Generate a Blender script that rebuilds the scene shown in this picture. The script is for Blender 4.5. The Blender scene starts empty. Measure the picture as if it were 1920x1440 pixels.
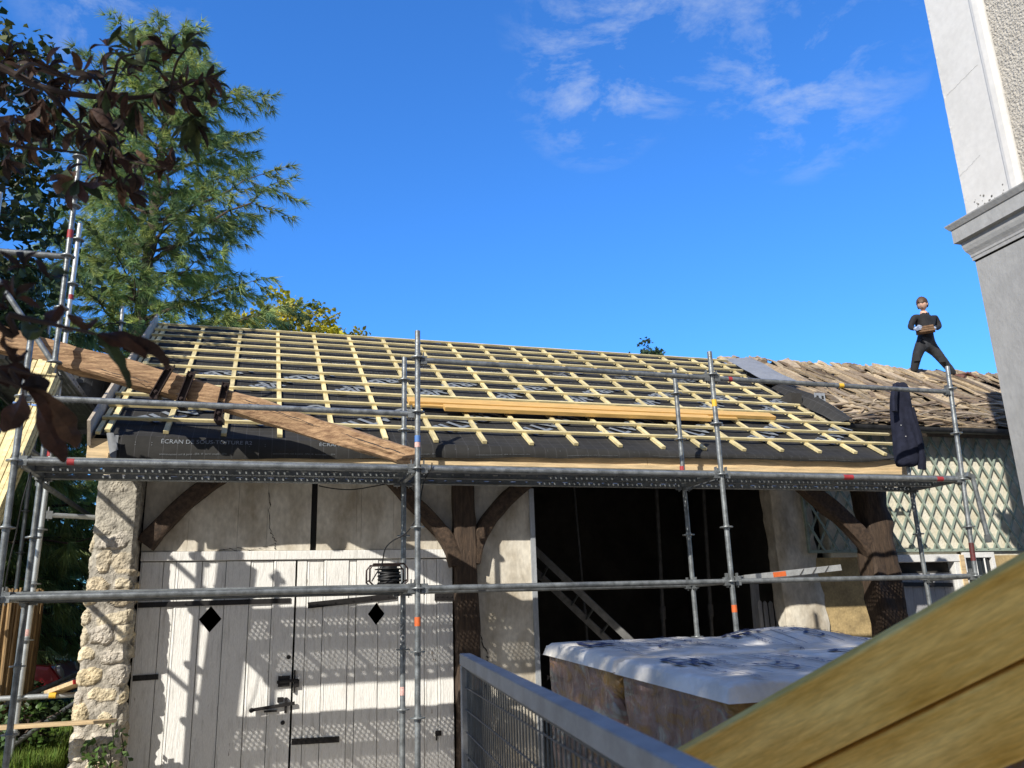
import bpy, bmesh, math, random
from mathutils import Vector as V, Matrix, Quaternion, noise
R = math.radians
sc = bpy.context.scene
COL = sc.collection

# ------------------------------------------------------------------ camera
EYE = V((0, 0, 1.6)); FPX = 1560.0
FW = V((0.2885115582, 0.9184111361, 0.2707066049))
RT = V((0.9562343995, -0.2907773039, -0.0326241121))
UP = V((-0.0487529888, -0.2682714012, 0.9621089343))
cd = bpy.data.cameras.new('camera'); cam = bpy.data.objects.new('camera', cd); COL.objects.link(cam)
m = Matrix((RT, UP, -FW)).transposed().to_4x4(); m.translation = EYE; cam.matrix_world = m
cd.sensor_width = 36; cd.lens = FPX / 1920 * 36; cd.clip_start = .05; cd.clip_end = 3000
cd.dof.use_dof = True; cd.dof.focus_distance = 8.5; cd.dof.aperture_fstop = 4.5
sc.camera = cam

# ------------------------------------------------------------------ world, sun, exposure
SUN = V((1.05, 1.0, -.95)).normalized()
w = bpy.data.worlds.new('World'); sc.world = w; w.use_nodes = True
nt = w.node_tree; nt.nodes.clear()
def N(t, kind, **k):
    n = t.nodes.new(kind)
    for a, b in k.items(): setattr(n, a, b)
    return n
out = N(nt, 'ShaderNodeOutputWorld'); bg = N(nt, 'ShaderNodeBackground'); bg.inputs[1].default_value = .145
sky = N(nt, 'ShaderNodeTexSky', sky_type='NISHITA', sun_disc=False, sun_elevation=math.asin(-SUN.z),
        sun_rotation=math.atan2(-SUN.x, -SUN.y), air_density=1.25, dust_density=.15, ozone_density=4.0, altitude=100)
hs = N(nt, 'ShaderNodeHueSaturation'); hs.inputs['Saturation'].default_value = 1.0
tint = N(nt, 'ShaderNodeVectorMath', operation='MULTIPLY'); tint.inputs[1].default_value = (.34, .80, 1.38)
nt.links.new(sky.outputs[0], tint.inputs[0]); nt.links.new(tint.outputs[0], hs.inputs['Color'])
# thin wisps of cirrus high on the right: noise on the sky direction projected to a flat layer
tc = N(nt, 'ShaderNodeTexCoord'); sx = N(nt, 'ShaderNodeSeparateXYZ'); nt.links.new(tc.outputs['Generated'], sx.inputs[0])
def mth(t, op, a, b=None, clamp=False):
    n = N(t, 'ShaderNodeMath', operation=op, use_clamp=clamp)
    for i, q in enumerate((a, b)):
        if q is None: continue
        if isinstance(q, (int, float)): n.inputs[i].default_value = q
        else: t.links.new(q, n.inputs[i])
    return n.outputs[0]
zz = mth(nt, 'MAXIMUM', sx.outputs[2], .05)
cb = N(nt, 'ShaderNodeCombineXYZ'); nt.links.new(mth(nt, 'DIVIDE', sx.outputs[0], zz), cb.inputs[0]); nt.links.new(mth(nt, 'DIVIDE', sx.outputs[1], zz), cb.inputs[1])
n1 = N(nt, 'ShaderNodeTexNoise'); n1.inputs['Scale'].default_value = 4.6; n1.inputs['Detail'].default_value = 10; n1.inputs['Roughness'].default_value = .66; n1.inputs['Distortion'].default_value = .35
nt.links.new(cb.outputs[0], n1.inputs['Vector'])
r1 = N(nt, 'ShaderNodeValToRGB'); r1.color_ramp.elements[0].position = .49; r1.color_ramp.elements[1].position = .84
nt.links.new(n1.outputs[0], r1.inputs[0])
def window(d, wid):
    vd = N(nt, 'ShaderNodeVectorMath', operation='DISTANCE'); nt.links.new(tc.outputs['Generated'], vd.inputs[0]); vd.inputs[1].default_value = d.normalized()
    return mth(nt, 'SUBTRACT', 1, mth(nt, 'DIVIDE', vd.outputs['Value'], wid), True)
def pdir(x, y): return FW + RT * ((x - 960) / FPX) - UP * ((y - 720) / FPX)
ms = mth(nt, 'ADD', window(pdir(1190, 0), .155), mth(nt, 'ADD', window(pdir(1510, 125), .125), mth(nt, 'ADD', window(pdir(1110, 155), .10), window(pdir(200, -10), .09))), True)
fac = mth(nt, 'MULTIPLY', mth(nt, 'POWER', ms, .65), mth(nt, 'MULTIPLY', r1.outputs[0], .95), True)
# white cloud added to the unseen half of the sky as neutral fill light
dt = N(nt, 'ShaderNodeVectorMath', operation='DOT_PRODUCT'); nt.links.new(tc.outputs['Generated'], dt.inputs[0]); dt.inputs[1].default_value = (-.30, -.95, 0)
n2 = N(nt, 'ShaderNodeTexNoise'); n2.inputs['Scale'].default_value = 1.6; n2.inputs['Detail'].default_value = 6; nt.links.new(cb.outputs[0], n2.inputs['Vector'])
bk = mth(nt, 'MULTIPLY', mth(nt, 'MULTIPLY', mth(nt, 'ADD', dt.outputs['Value'], -.02), 3, True), mth(nt, 'ADD', mth(nt, 'MULTIPLY', n2.outputs[0], .8), .4), True)
mb_ = N(nt, 'ShaderNodeMix', data_type='RGBA'); nt.links.new(bk, mb_.inputs[0]); nt.links.new(hs.outputs[0], mb_.inputs[6]); mb_.inputs[7].default_value = (2.05, 2.0, 1.95, 1)
mx = N(nt, 'ShaderNodeMix', data_type='RGBA'); nt.links.new(fac, mx.inputs[0]); nt.links.new(mb_.outputs[2], mx.inputs[6]); mx.inputs[7].default_value = (3.6, 4.1, 4.9, 1)
nt.links.new(mx.outputs[2], bg.inputs[0]); nt.links.new(bg.outputs[0], out.inputs[0])
sl = bpy.data.lights.new('sun', 'SUN'); sun = bpy.data.objects.new('sun', sl); COL.objects.link(sun)
sl.energy = 4.6; sl.angle = R(.53); sl.color = (1, .95, .86); sun.rotation_mode = 'QUATERNION'; sun.rotation_quaternion = SUN.to_track_quat('-Z', 'Y'); sun.location = (-20, -20, 25)
sc.view_settings.view_transform = 'Standard'; sc.view_settings.look = 'None'; sc.view_settings.exposure = .34; sc.view_settings.gamma = 1
sc.cycles.max_bounces = 8; sc.cycles.transparent_max_bounces = 8

# ------------------------------------------------------------------ helpers
def P(x, y, X=None, Y=None, Z=None):
    """point of the pixel's ray on a plane of the place (world metres)"""
    d = pdir(x, y)
    t = X / d.x if X is not None else Y / d.y if Y is not None else (Z - 1.6) / d.z
    return EYE + d * t
def root(o):
    while o.parent: o = o.parent
    return o
class MB:
    def __init__(s): s.v = []; s.f = []; s.c = []; s.m = []; s.hc = False
    def add(s, vs, fs, col=None, mi=0):
        b = len(s.v); s.v.extend(tuple(q) for q in vs)
        for f in fs: s.f.append(tuple(i + b for i in f)); s.c.append(col); s.m.append(mi)
        if col is not None: s.hc = True
        return s
    def box(s, lo, hi, col=None, mi=0):
        (a, b, c), (d, e, f) = lo, hi
        return s.add([(a,b,c),(d,b,c),(d,e,c),(a,e,c),(a,b,f),(d,b,f),(d,e,f),(a,e,f)],
                     [(0,3,2,1),(4,5,6,7),(0,1,5,4),(1,2,6,5),(2,3,7,6),(3,0,4,7)], col, mi)
    def bar(s, p, q, w, h, up=(0,0,1), col=None, mi=0, w2=None, h2=None):
        p, q = V(p), V(q); d = (q - p).normalized(); u = V(up); sd = d.cross(u).normalized(); u = sd.cross(d)
        w2 = w2 or w; h2 = h2 or h; vs = []
        for o, a, b in ((p, w, h), (q, w2, h2)):
            for i, j in ((-1,-1),(1,-1),(1,1),(-1,1)): vs.append(o + sd * (i*a/2) + u * (j*b/2))
        return s.add(vs, [(0,1,2,3),(7,6,5,4),(0,4,5,1),(1,5,6,2),(2,6,7,3),(3,7,4,0)], col, mi)
    def tube(s, pts, r, n=12, col=None, mi=0, cap=True):
        pts = [V(p) for p in pts]; rs = r if isinstance(r, (list, tuple)) else [r] * len(pts); vs = []; prev = None
        for i, p in enumerate(pts):
            d = (pts[min(i+1, len(pts)-1)] - pts[max(i-1, 0)]).normalized()
            if prev is None: a = d.cross(V((0,0,1)) if abs(d.z) < .9 else V((1,0,0))).normalized()
            else: a = (prev - d * prev.dot(d)).normalized()
            prev = a; b = d.cross(a)
            for k in range(n):
                t = 2*math.pi*k/n; vs.append(p + (a*math.cos(t) + b*math.sin(t)) * rs[i])
        fs = [(i*n+k, i*n+(k+1)%n, (i+1)*n+(k+1)%n, (i+1)*n+k) for i in range(len(pts)-1) for k in range(n)]
        if cap: fs += [tuple(range(n))[::-1], tuple(range((len(pts)-1)*n, len(pts)*n))]
        return s.add(vs, fs, col, mi)
    def lathe(s, c, prof, n=24, axis=None, col=None, mi=0, close=True):
        c = V(c); vs = []; q = (V(axis).to_track_quat('Z', 'Y') if axis else Quaternion())
        for r_, z in prof:
            for k in range(n): vs.append(c + q @ V((r_*math.cos(2*math.pi*k/n), r_*math.sin(2*math.pi*k/n), z)))
        fs = [(i*n+k, i*n+(k+1)%n, (i+1)*n+(k+1)%n, (i+1)*n+k) for i in range(len(prof)-1) for k in range(n)]
        if close: fs += [tuple(range(n))[::-1], tuple(range((len(prof)-1)*n, len(prof)*n))]
        return s.add(vs, fs, col, mi)
    def rough(s, pts, w, h, up=(0,0,1), amp=.012, seg=.09, freq=5, seed=0, col=None, mi=0, w2=None, h2=None, rnd=.18, m=5):
        """hewn timber: rounded rectangular section swept on a path, surface worn by noise"""
        pts = [V(p) for p in pts]; P_ = []
        for a, b in zip(pts, pts[1:]):
            k = max(1, int((b-a).length / seg))
            P_ += [a.lerp(b, i/k) for i in range(k)]
        P_.append(pts[-1]); w2 = w2 or w; h2 = h2 or h; vs = []; prof = []
        e = 1 - rnd
        for (x0, y0), (x1, y1) in (((-e,-1),(e,-1)),((1,-e),(1,e)),((e,1),(-e,1)),((-1,e),(-1,-e))):
            for i in range(m): prof.append((x0+(x1-x0)*i/(m-1), y0+(y1-y0)*i/(m-1)))
        n = len(prof); so = V((seed*7.3, seed*3.1, seed*5.7))
        for i, p in enumerate(P_):
            t = i/(len(P_)-1); d = (P_[min(i+1, len(P_)-1)] - P_[max(i-1, 0)]).normalized()
            sd = d.cross(V(up)).normalized(); u = sd.cross(d); ww = (w+(w2-w)*t)/2; hh = (h+(h2-h)*t)/2
            for x, y in prof:
                q = p + sd*(x*ww) + u*(y*hh)
                g = noise.noise(q*freq+so)*amp + noise.noise(V((t*6, x*2, y*2))+so)*amp*.9 + noise.noise(q*freq*5+so)*amp*.3
                vs.append(q + (sd*x + u*y).normalized()*g)
        fs = [(i*n+k, i*n+(k+1)%n, (i+1)*n+(k+1)%n, (i+1)*n+k) for i in range(len(P_)-1) for k in range(n)]
        fs += [tuple(range(n))[::-1], tuple(range((len(P_)-1)*n, len(P_)*n))]
        return s.add(vs, fs, col, mi)
    def build(s, name, mats, parent=None, smooth=False, loc=None, bevel=0):
        me = bpy.data.meshes.new(name); b = root(parent).location if parent else V((0,0,0))
        if loc is not None: b = V((0,0,0))
        me.from_pydata([(x-b[0], y-b[1], z-b[2]) for x, y, z in s.v], [], s.f)
        for q in (mats if isinstance(mats, (list, tuple)) else [mats]): me.materials.append(q)
        me.polygons.foreach_set('material_index', s.m)
        if smooth: me.polygons.foreach_set('use_smooth', [True]*len(s.f))
        if s.hc:
            a = me.attributes.new('Col', 'FLOAT_COLOR', 'CORNER'); arr = []
            for f, c in zip(s.f, s.c):
                c = c if c is not None else (1,1,1)
                if not isinstance(c, tuple): c = (c, c, c)
                arr.extend((c[0], c[1], c[2], 1.0) * len(f))
            a.data.foreach_set('color', arr)
        me.validate(); me.update()
        o = bpy.data.objects.new(name, me); COL.objects.link(o)
        if parent: o.parent = parent
        if loc is not None: o.location = loc
        if bevel:
            bv = o.modifiers.new('b', 'BEVEL'); bv.width = bevel; bv.segments = 2; bv.limit_method = 'ANGLE'; bv.angle_limit = R(50)
        if smooth and bevel == 0 and hasattr(me, 'set_sharp_from_angle'): me.set_sharp_from_angle(angle=R(45))
        return o
def tag(o, label=None, cat=None, group=None, kind=None):
    if label: o['label'] = label
    if cat: o['category'] = cat
    if group: o['group'] = group
    if kind: o['kind'] = kind
    return o
def thing(name, loc, label, cat, group=None):
    o = bpy.data.objects.new(name, None); COL.objects.link(o); o.location = loc; o.empty_display_size = .2
    return tag(o, label, cat, group)
def dup(o, parent, loc, rot=None):
    c = o.copy(); COL.objects.link(c); c.parent = parent; c.location = V(loc) - root(parent).location
    if rot is not None: c.rotation_euler = rot
    return c
_txt = {}
def text(s, size=1.0):
    """flat lettering outline as (verts, faces), baseline origin, width"""
    if s not in _txt:
        cu = bpy.data.curves.new('t', 'FONT'); cu.body = s; cu.size = 1; cu.resolution_u = 3; cu.offset = .028 if s.isupper() and len(s) < 8 else 0
        o = bpy.data.objects.new('t', cu); COL.objects.link(o); dg = bpy.context.evaluated_depsgraph_get(); dg.update()
        me = o.evaluated_get(dg).to_mesh()
        _txt[s] = ([v.co.copy() for v in me.vertices], [tuple(p.vertices) for p in me.polygons])
        o.evaluated_get(dg).to_mesh_clear(); bpy.data.objects.remove(o); bpy.data.curves.remove(cu)
    vs, fs = _txt[s]
    return [(v.x*size, v.y*size) for v in vs], fs
def put_text(mb, s, size, fn, col=None, mi=0, flip=False):
    vs, fs = text(s, size)
    mb.add([fn(x, y) for x, y in vs], fs, col, mi)

# ------------------------------------------------------------------ materials
def mat(name, col, rough=.65, metal=0, var=.25, scale=6, stretch=(1,1,1), bump=0, bscale=40, col2=None, attr=False, fine=.12, lo=.35, hi=.65, coat=0, rnd=0, trans=0, spec=.5, bdist=.01):
    mt = bpy.data.materials.new(name); mt.use_nodes = True; t = mt.node_tree; p = t.nodes['Principled BSDF']
    p.inputs['Roughness'].default_value = rough; p.inputs['Metallic'].default_value = metal; p.inputs['Coat Weight'].default_value = coat
    p.inputs['Specular IOR Level'].default_value = spec
    tc = N(t, 'ShaderNodeTexCoord'); mp = N(t, 'ShaderNodeMapping'); mp.inputs['Scale'].default_value = stretch; t.links.new(tc.outputs['Object'], mp.inputs[0])
    no = N(t, 'ShaderNodeTexNoise'); no.inputs['Scale'].default_value = scale; no.inputs['Detail'].default_value = 6; no.inputs['Roughness'].default_value = .6; t.links.new(mp.outputs[0], no.inputs['Vector'])
    rp = N(t, 'ShaderNodeValToRGB'); rp.color_ramp.elements[0].position = lo; rp.color_ramp.elements[1].position = hi
    c2 = col2 or tuple(c*(1+var) for c in col); c1 = col if col2 else tuple(c*(1-var) for c in col)
    rp.color_ramp.elements[0].color = (*c1, 1); rp.color_ramp.elements[1].color = (*c2, 1); t.links.new(no.outputs[0], rp.inputs[0])
    cur = rp.outputs[0]
    if fine:
        nf = N(t, 'ShaderNodeTexNoise'); nf.inputs['Scale'].default_value = scale*9; nf.inputs['Detail'].default_value = 4; t.links.new(mp.outputs[0], nf.inputs['Vector'])
        f = mth(t, 'ADD', mth(t, 'MULTIPLY', mth(t, 'SUBTRACT', nf.outputs[0], .5), fine*4), 1)
        mm = N(t, 'ShaderNodeVectorMath', operation='SCALE'); t.links.new(cur, mm.inputs[0]); t.links.new(f, mm.inputs['Scale']); cur = mm.outputs[0]
    if attr:
        at = N(t, 'ShaderNodeAttribute', attribute_name='Col'); mm = N(t, 'ShaderNodeVectorMath', operation='MULTIPLY'); t.links.new(cur, mm.inputs[0]); t.links.new(at.outputs[0], mm.inputs[1]); cur = mm.outputs[0]
    if rnd:
        oi = N(t, 'ShaderNodeObjectInfo'); f = mth(t, 'ADD', mth(t, 'MULTIPLY', mth(t, 'SUBTRACT', oi.outputs['Random'], .5), 2*rnd), 1)
        mm = N(t, 'ShaderNodeVectorMath', operation='SCALE'); t.links.new(cur, mm.inputs[0]); t.links.new(f, mm.inputs['Scale']); cur = mm.outputs[0]
    t.links.new(cur, p.inputs['Base Color'])
    if bump:
        nb = N(t, 'ShaderNodeTexNoise'); nb.inputs['Scale'].default_value = bscale; nb.inputs['Detail'].default_value = 5; t.links.new(mp.outputs[0], nb.inputs['Vector'])
        bp = N(t, 'ShaderNodeBump'); bp.inputs['Strength'].default_value = bump; bp.inputs['Distance'].default_value = bdist; t.links.new(nb.outputs[0], bp.inputs['Height']); t.links.new(bp.outputs[0], p.inputs['Normal'])
    if trans:
        td = N(t, 'ShaderNodeBsdfTranslucent'); t.links.new(cur, td.inputs[0]); ms_ = N(t, 'ShaderNodeMixShader'); ms_.inputs[0].default_value = trans
        t.links.new(p.outputs[0], ms_.inputs[1]); t.links.new(td.outputs[0], ms_.inputs[2]); t.links.new(ms_.outputs[0], t.nodes['Material Output'].inputs[0])
    mt['bsdf'] = p.name
    return mt
M = {}
M['galv'] = mat('galvanised_steel', (.21,.225,.23), .40, .5, .35, 14, bump=.15, bscale=60, fine=.2, rnd=.12)
M['galv_new'] = mat('bright_galvanised_steel', (.45,.47,.47), .4, .5, .15, 10, bump=.1, bscale=60, rnd=.1)
M['deck'] = mat('deck_steel', (.22,.235,.24), .5, .5, .3, 7, fine=.15)
M['lath'] = mat('treated_pine_batten', (.67,.56,.29), .7, 0, .25, 2.2, (2,14,14), fine=.2, rnd=.2, bump=.15, bscale=30)
M['clath'] = mat('treated_pine_counter_batten', (.67,.56,.29), .7, 0, .25, 2.2, (14,2,4), fine=.2, rnd=.2, bump=.15, bscale=30)
M['pine'] = mat('planed_pine', (.62,.46,.26), .65, 0, .22, 3, (1.2,14,14), fine=.14, rnd=.1, bump=.12, bscale=25)
M['larch'] = mat('orange_pine_board', (.62,.38,.12), .6, 0, .18, 3, (1.2,14,14), fine=.12, rnd=.08)
M['grey_pine'] = mat('weathered_board', (.47,.40,.31), .75, 0, .2, 3, (12,2,3), fine=.15, bump=.15)
M['oak'] = mat('old_oak', (.055,.035,.022), .85, 0, .45, 5, (9,9,1.2), fine=.3, bump=.6, bscale=14)
M['oak_brace'] = mat('old_oak_brace', (.06,.038,.024), .85, 0, .45, 5, (5,9,5), fine=.3, bump=.6, bscale=14)
M['hewn'] = mat('hewn_timber', (.15,.075,.036), .8, 0, .45, 4, (1.0,9,11), col2=(.50,.32,.175), fine=.34, bump=.7, bscale=18, lo=.3, hi=.66)
M['black'] = mat('black_iron', (.018,.016,.016), .55, .3, .3, 20)
M['rust'] = mat('dark_bracket_steel', (.035,.022,.02), .5, .5, .4, 20)
M['rubber'] = mat('black_rubber', (.012,.012,.013), .5, 0, .2, 20)
M['plaster'] = mat('stained_plaster', (.40,.345,.26), .9, 0, .2, 1.9, (1.5,1.5,.8), col2=(.70,.65,.55), bump=.35, bscale=22, fine=.16, lo=.36, hi=.6)
M['paint'] = mat('peeling_white_paint', (.58,.56,.52), .72, 0, .2, 6, (5,5,.6), col2=(.79,.775,.735), bump=.6, bscale=16, fine=.14, lo=.26, hi=.48)
def peel():
    t = M['paint'].node_tree; p = t.nodes['Principled BSDF']; old = p.inputs['Base Color'].links[0].from_socket
    tc = N(t, 'ShaderNodeTexCoord'); mp = N(t, 'ShaderNodeMapping'); mp.inputs['Scale'].default_value = (4.5,4.5,1.1); t.links.new(tc.outputs['Object'], mp.inputs[0])
    no = N(t, 'ShaderNodeTexNoise'); no.inputs['Scale'].default_value = 2.6; no.inputs['Detail'].default_value = 9; no.inputs['Roughness'].default_value = .7; t.links.new(mp.outputs[0], no.inputs['Vector'])
    rp = N(t, 'ShaderNodeValToRGB'); rp.color_ramp.elements[0].position = .655; rp.color_ramp.elements[1].position = .675; t.links.new(no.outputs[0], rp.inputs[0])
    mx = N(t, 'ShaderNodeMix', data_type='RGBA'); t.links.new(mth(t, 'MULTIPLY', rp.outputs[0], .8), mx.inputs[0]); t.links.new(old, mx.inputs[6]); mx.inputs[7].default_value = (.27,.215,.165,1); t.links.new(mx.outputs[2], p.inputs['Base Color'])
peel()
M['zinc'] = mat('zinc_trim', (.42,.44,.46), .5, .3, .15, 5, (4,4,1))
M['stone'] = mat('rubble_stone', (.80,.78,.75), .92, 0, .3, 16, bump=.7, bscale=55, attr=True, fine=.25, bdist=.02)
M['dark_wall'] = mat('shade_dark_wall', (.035,.032,.028), .95, 0, .4, 2, bump=.3)  # darkness of the barn interior put into the wall colour
M['dirt'] = mat('courtyard_gravel', (.38,.33,.26), .95, 0, .25, 3, bump=.6, bscale=60, fine=.3)
M['soil'] = mat('lawn_soil', (.07,.09,.03), .95, 0, .4, 4, bump=.5, bscale=40)
M['grass'] = mat('grass', (.12,.20,.035), .7, 0, .3, 6, attr=True, trans=.3)
M['letters'] = mat('printed_grey', (.19,.21,.23), .6, 0, .12, 20)
M['letters_dim'] = mat('printed_dim_grey', (.13,.14,.15), .6, 0, .12, 20)
M['sheet'] = mat('grey_flashing_sheet', (.23,.24,.255), .55, 0, .12, 3, bump=.2, bscale=5)
M['oldwood'] = mat('old_roof_wood', (.95,.93,.9), .9, 0, .3, 5, (3,6,6), attr=True, fine=.3, bump=.5, bscale=25)
M['gutter'] = mat('dark_gutter', (.05,.048,.047), .5, .3, .3, 8)
M['cream'] = mat('cream_render', (.62,.56,.42), .92, 0, .2, 3, col2=(.80,.75,.63), bump=.6, bscale=30, fine=.14)
M['ochre'] = mat('ochre_render', (.42,.31,.15), .92, 0, .25, 4, bump=.7, bscale=25, fine=.2)
M['trellis'] = mat('green_trellis_paint', (.29,.345,.28), .7, 0, .2, 9, fine=.15)
M['greydoor'] = mat('grey_painted_board', (.36,.36,.37), .7, 0, .15, 5, (6,6,.8), fine=.12)
M['white'] = mat('white_paint', (.74,.73,.70), .6, 0, .08, 6)
M['houselow'] = mat('grey_painted_render', (.28,.28,.275), .85, 0, .1, 1.3, (1,1,.6), col2=(.345,.345,.335), bump=.5, bscale=26, fine=.10, lo=.35, hi=.6)
M['houseup'] = mat('white_painted_render', (.56,.545,.515), .88, 0, .08, 1.7, col2=(.62,.605,.575), bump=.12, bscale=30, fine=.06, lo=.3, hi=.6)
M['roughcast'] = mat('roughcast', (.52,.48,.41), .95, 0, .15, 20, bump=1.0, bscale=38, fine=.2, bdist=.05)
M['red'] = mat('red_paint', (.45,.03,.03), .35, 0, .1, 4, coat=.3)
M['sticker_red'] = mat('red_sticker', (.33,.03,.035), .6, 0, .2, 30)
M['dark_red_paint'] = mat('dark_red_paint_mark', (.10,.02,.02), .6, 0, .4, 30)
M['sticker_orange'] = mat('orange_sticker', (.62,.13,.03), .6, 0, .15, 30)
M['sticker_yellow'] = mat('yellow_sticker', (.75,.45,.04), .6, 0, .15, 30)
M['sticker_blue'] = mat('blue_sticker', (.08,.2,.5), .6, 0, .15, 30)
M['sticker_pink'] = mat('pink_label', (.65,.40,.36), .6, 0, .3, 60)
M['navy'] = mat('navy_cloth', (.016,.018,.032), .95, 0, .25, 12, bump=.35, bscale=90, spec=.2)
M['reed'] = mat('reed', (.27,.18,.09), .85, 0, .3, 8, (8,8,1), attr=True)
M['alu'] = mat('aluminium', (.62,.63,.62), .38, .7, .15, 12)
M['plastic'] = mat('tub_plastic', (.03,.032,.035), .6, 0, .4, 5, fine=.2)
M['gate'] = mat('grey_gate_metal', (.27,.268,.26), .45, .2, .18, 9, fine=.12)
M['wire'] = mat('grey_wire', (.10,.105,.105), .45, .5, .2, 20)
M['timber'] = mat('foreground_board', (.58,.33,.055), .85, 0, .3, 2.4, (1.2,9,9), col2=(.90,.66,.23), fine=.2, bump=.15, bscale=14, lo=.28, hi=.66, spec=.15)
M['tile'] = mat('terracotta_tiles', (.34,.17,.12), .8, 0, .3, 9, attr=True, fine=.2)
M['glass'] = mat('dark_glass', (.02,.025,.03), .08, 0, .1, 4)
M['bark'] = mat('bark', (.09,.065,.05), .95, 0, .35, 7, (5,5,1), bump=.9, bscale=15)
M['twig'] = mat('twig', (.045,.03,.024), .9, 0, .3, 12)
M['needle'] = mat('pine_needle', (.9,.9,.9), .55, 0, .2, 2, attr=True, fine=0, trans=.42)
M['leaf'] = mat('tree_leaf', (.9,.9,.9), .5, 0, .2, 3, attr=True, fine=0, trans=.3)
M['dryleaf'] = mat('withered_leaf', (.95,.95,.95), .75, 0, .55, 16, attr=True, fine=.25, trans=.18, bump=.5, bscale=60)
M['cable'] = M['rubber']
# roof membrane: near black with a fine printed grid
def membrane():
    mt = mat('roof_membrane', (.031,.030,.028), .85, 0, .25, 1.3, bump=.25, bscale=9, fine=.1, spec=.2)
    t = mt.node_tree; p = t.nodes['Principled BSDF']; old = p.inputs['Base Color'].links[0].from_socket
    tc = N(t, 'ShaderNodeTexCoord'); s = N(t, 'ShaderNodeSeparateXYZ'); t.links.new(tc.outputs['Object'], s.inputs[0])
    a = mth(t, 'LESS_THAN', mth(t, 'FRACT', mth(t, 'MULTIPLY', s.outputs[0], 8.3)), .035)
    b = mth(t, 'LESS_THAN', mth(t, 'FRACT', mth(t, 'MULTIPLY', s.outputs[1], 9.7)), .035)
    mx = N(t, 'ShaderNodeMix', data_type='RGBA'); t.links.new(mth(t, 'MULTIPLY', mth(t, 'MAXIMUM', a, b), .5), mx.inputs[0])
    t.links.new(old, mx.inputs[6]); mx.inputs[7].default_value = (.10,.10,.105,1); t.links.new(mx.outputs[2], p.inputs['Base Color'])
    return mt
M['membrane'] = membrane()
# shrink wrap: glossy clear film over the tile packs
def film():
    mt = mat('shrink_wrap', (.62,.60,.58), .25, 0, .1, 3, bump=.8, bscale=9, fine=0, bdist=.03)
    t = mt.node_tree; p = t.nodes['Principled BSDF']; tr = N(t, 'ShaderNodeBsdfTransparent'); mx = N(t, 'ShaderNodeMixShader'); mx.inputs[0].default_value = .33
    t.links.new(tr.outputs[0], mx.inputs[1]); t.links.new(p.outputs[0], mx.inputs[2]); t.links.new(mx.outputs[0], t.nodes['Material Output'].inputs[0])
    return mt
M['film'] = film()
def pack_film():
    mt = bpy.data.materials.new('printed_pack_film'); mt.use_nodes = True; t = mt.node_tree; p = t.nodes['Principled BSDF']; p.inputs['Roughness'].default_value = .27
    tc = N(t, 'ShaderNodeTexCoord'); mp = N(t, 'ShaderNodeMapping'); mp.inputs['Scale'].default_value = (1.4,1.4,3.2); mp.inputs['Rotation'].default_value = (.35,.2,0); t.links.new(tc.outputs['Object'], mp.inputs[0])
    no = N(t, 'ShaderNodeTexNoise'); no.inputs['Scale'].default_value = 2.1; no.inputs['Detail'].default_value = 5; no.inputs['Distortion'].default_value = 1.2; t.links.new(mp.outputs[0], no.inputs['Vector'])
    sx_ = N(t, 'ShaderNodeSeparateXYZ'); t.links.new(tc.outputs['Object'], sx_.inputs[0])
    f = mth(t, 'ADD', no.outputs[0], mth(t, 'MULTIPLY', mth(t, 'ABSOLUTE', mth(t, 'SUBTRACT', sx_.outputs[2], 1.02)), -.22), True)
    rp = N(t, 'ShaderNodeValToRGB'); e = rp.color_ramp.elements; e[0].position = .30; e[0].color = (.30,.17,.045,1); e[1].position = .62; e[1].color = (.30,.29,.27,1)
    for ps, c in ((.40,(.24,.135,.06,1)),(.45,(.20,.125,.105,1)),(.53,(.25,.165,.145,1)),(.57,(.22,.215,.18,1))): q = e.new(ps); q.color = c
    t.links.new(f, rp.inputs[0]); t.links.new(rp.outputs[0], p.inputs['Base Color'])
    nb = N(t, 'ShaderNodeTexNoise'); nb.inputs['Scale'].default_value = 7; nb.inputs['Detail'].default_value = 3; nb.inputs['Distortion'].default_value = 2.5; mp2 = N(t, 'ShaderNodeMapping'); mp2.inputs['Scale'].default_value = (1,1.6,.8); mp2.inputs['Rotation'].default_value = (.8,0,0); t.links.new(tc.outputs['Object'], mp2.inputs[0]); t.links.new(mp2.outputs[0], nb.inputs['Vector'])
    bp = N(t, 'ShaderNodeBump'); bp.inputs['Strength'].default_value = .9; bp.inputs['Distance'].default_value = .035; t.links.new(nb.outputs[0], bp.inputs['Height']); t.links.new(bp.outputs[0], p.inputs['Normal'])
    tr = N(t, 'ShaderNodeBsdfTransparent'); mx = N(t, 'ShaderNodeMixShader'); mx.inputs[0].default_value = .86
    t.links.new(tr.outputs[0], mx.inputs[1]); t.links.new(p.outputs[0], mx.inputs[2]); t.links.new(mx.outputs[0], t.nodes['Material Output'].inputs[0]); return mt
M['film'] = pack_film()
M['whitefilm'] = mat('white_printed_film', (.50,.465,.40), .36, 0, .16, 2.4, (1,1,1), col2=(.80,.76,.68), bump=.9, bscale=7, fine=.05, bdist=.03, spec=.22)
M['prop'] = mat('shaded_prop_steel', (.07,.068,.065), .7, .2, .3, 12)  # steel darkened in its colour for the shade of the open bay
M['shaded_alu'] = mat('shaded_aluminium', (.22,.22,.215), .55, .4, .2, 12)  # darker copy of the aluminium, bay shade painted in
M['ink'] = mat('dark_blue_ink', (.035,.04,.10), .5, 0, .2, 20)
M['inkbrown'] = mat('brown_ink', (.05,.025,.015), .6, 0, .2, 20)
M['skin'] = mat('skin', (.66,.40,.29), .55, 0, .1, 20)
M['tile2'] = mat('old_brown_tile', (.17,.10,.055), .9, 0, .35, 12)
M['hair'] = mat('brown_hair', (.085,.042,.018), .6, 0, .3, 40)
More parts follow.
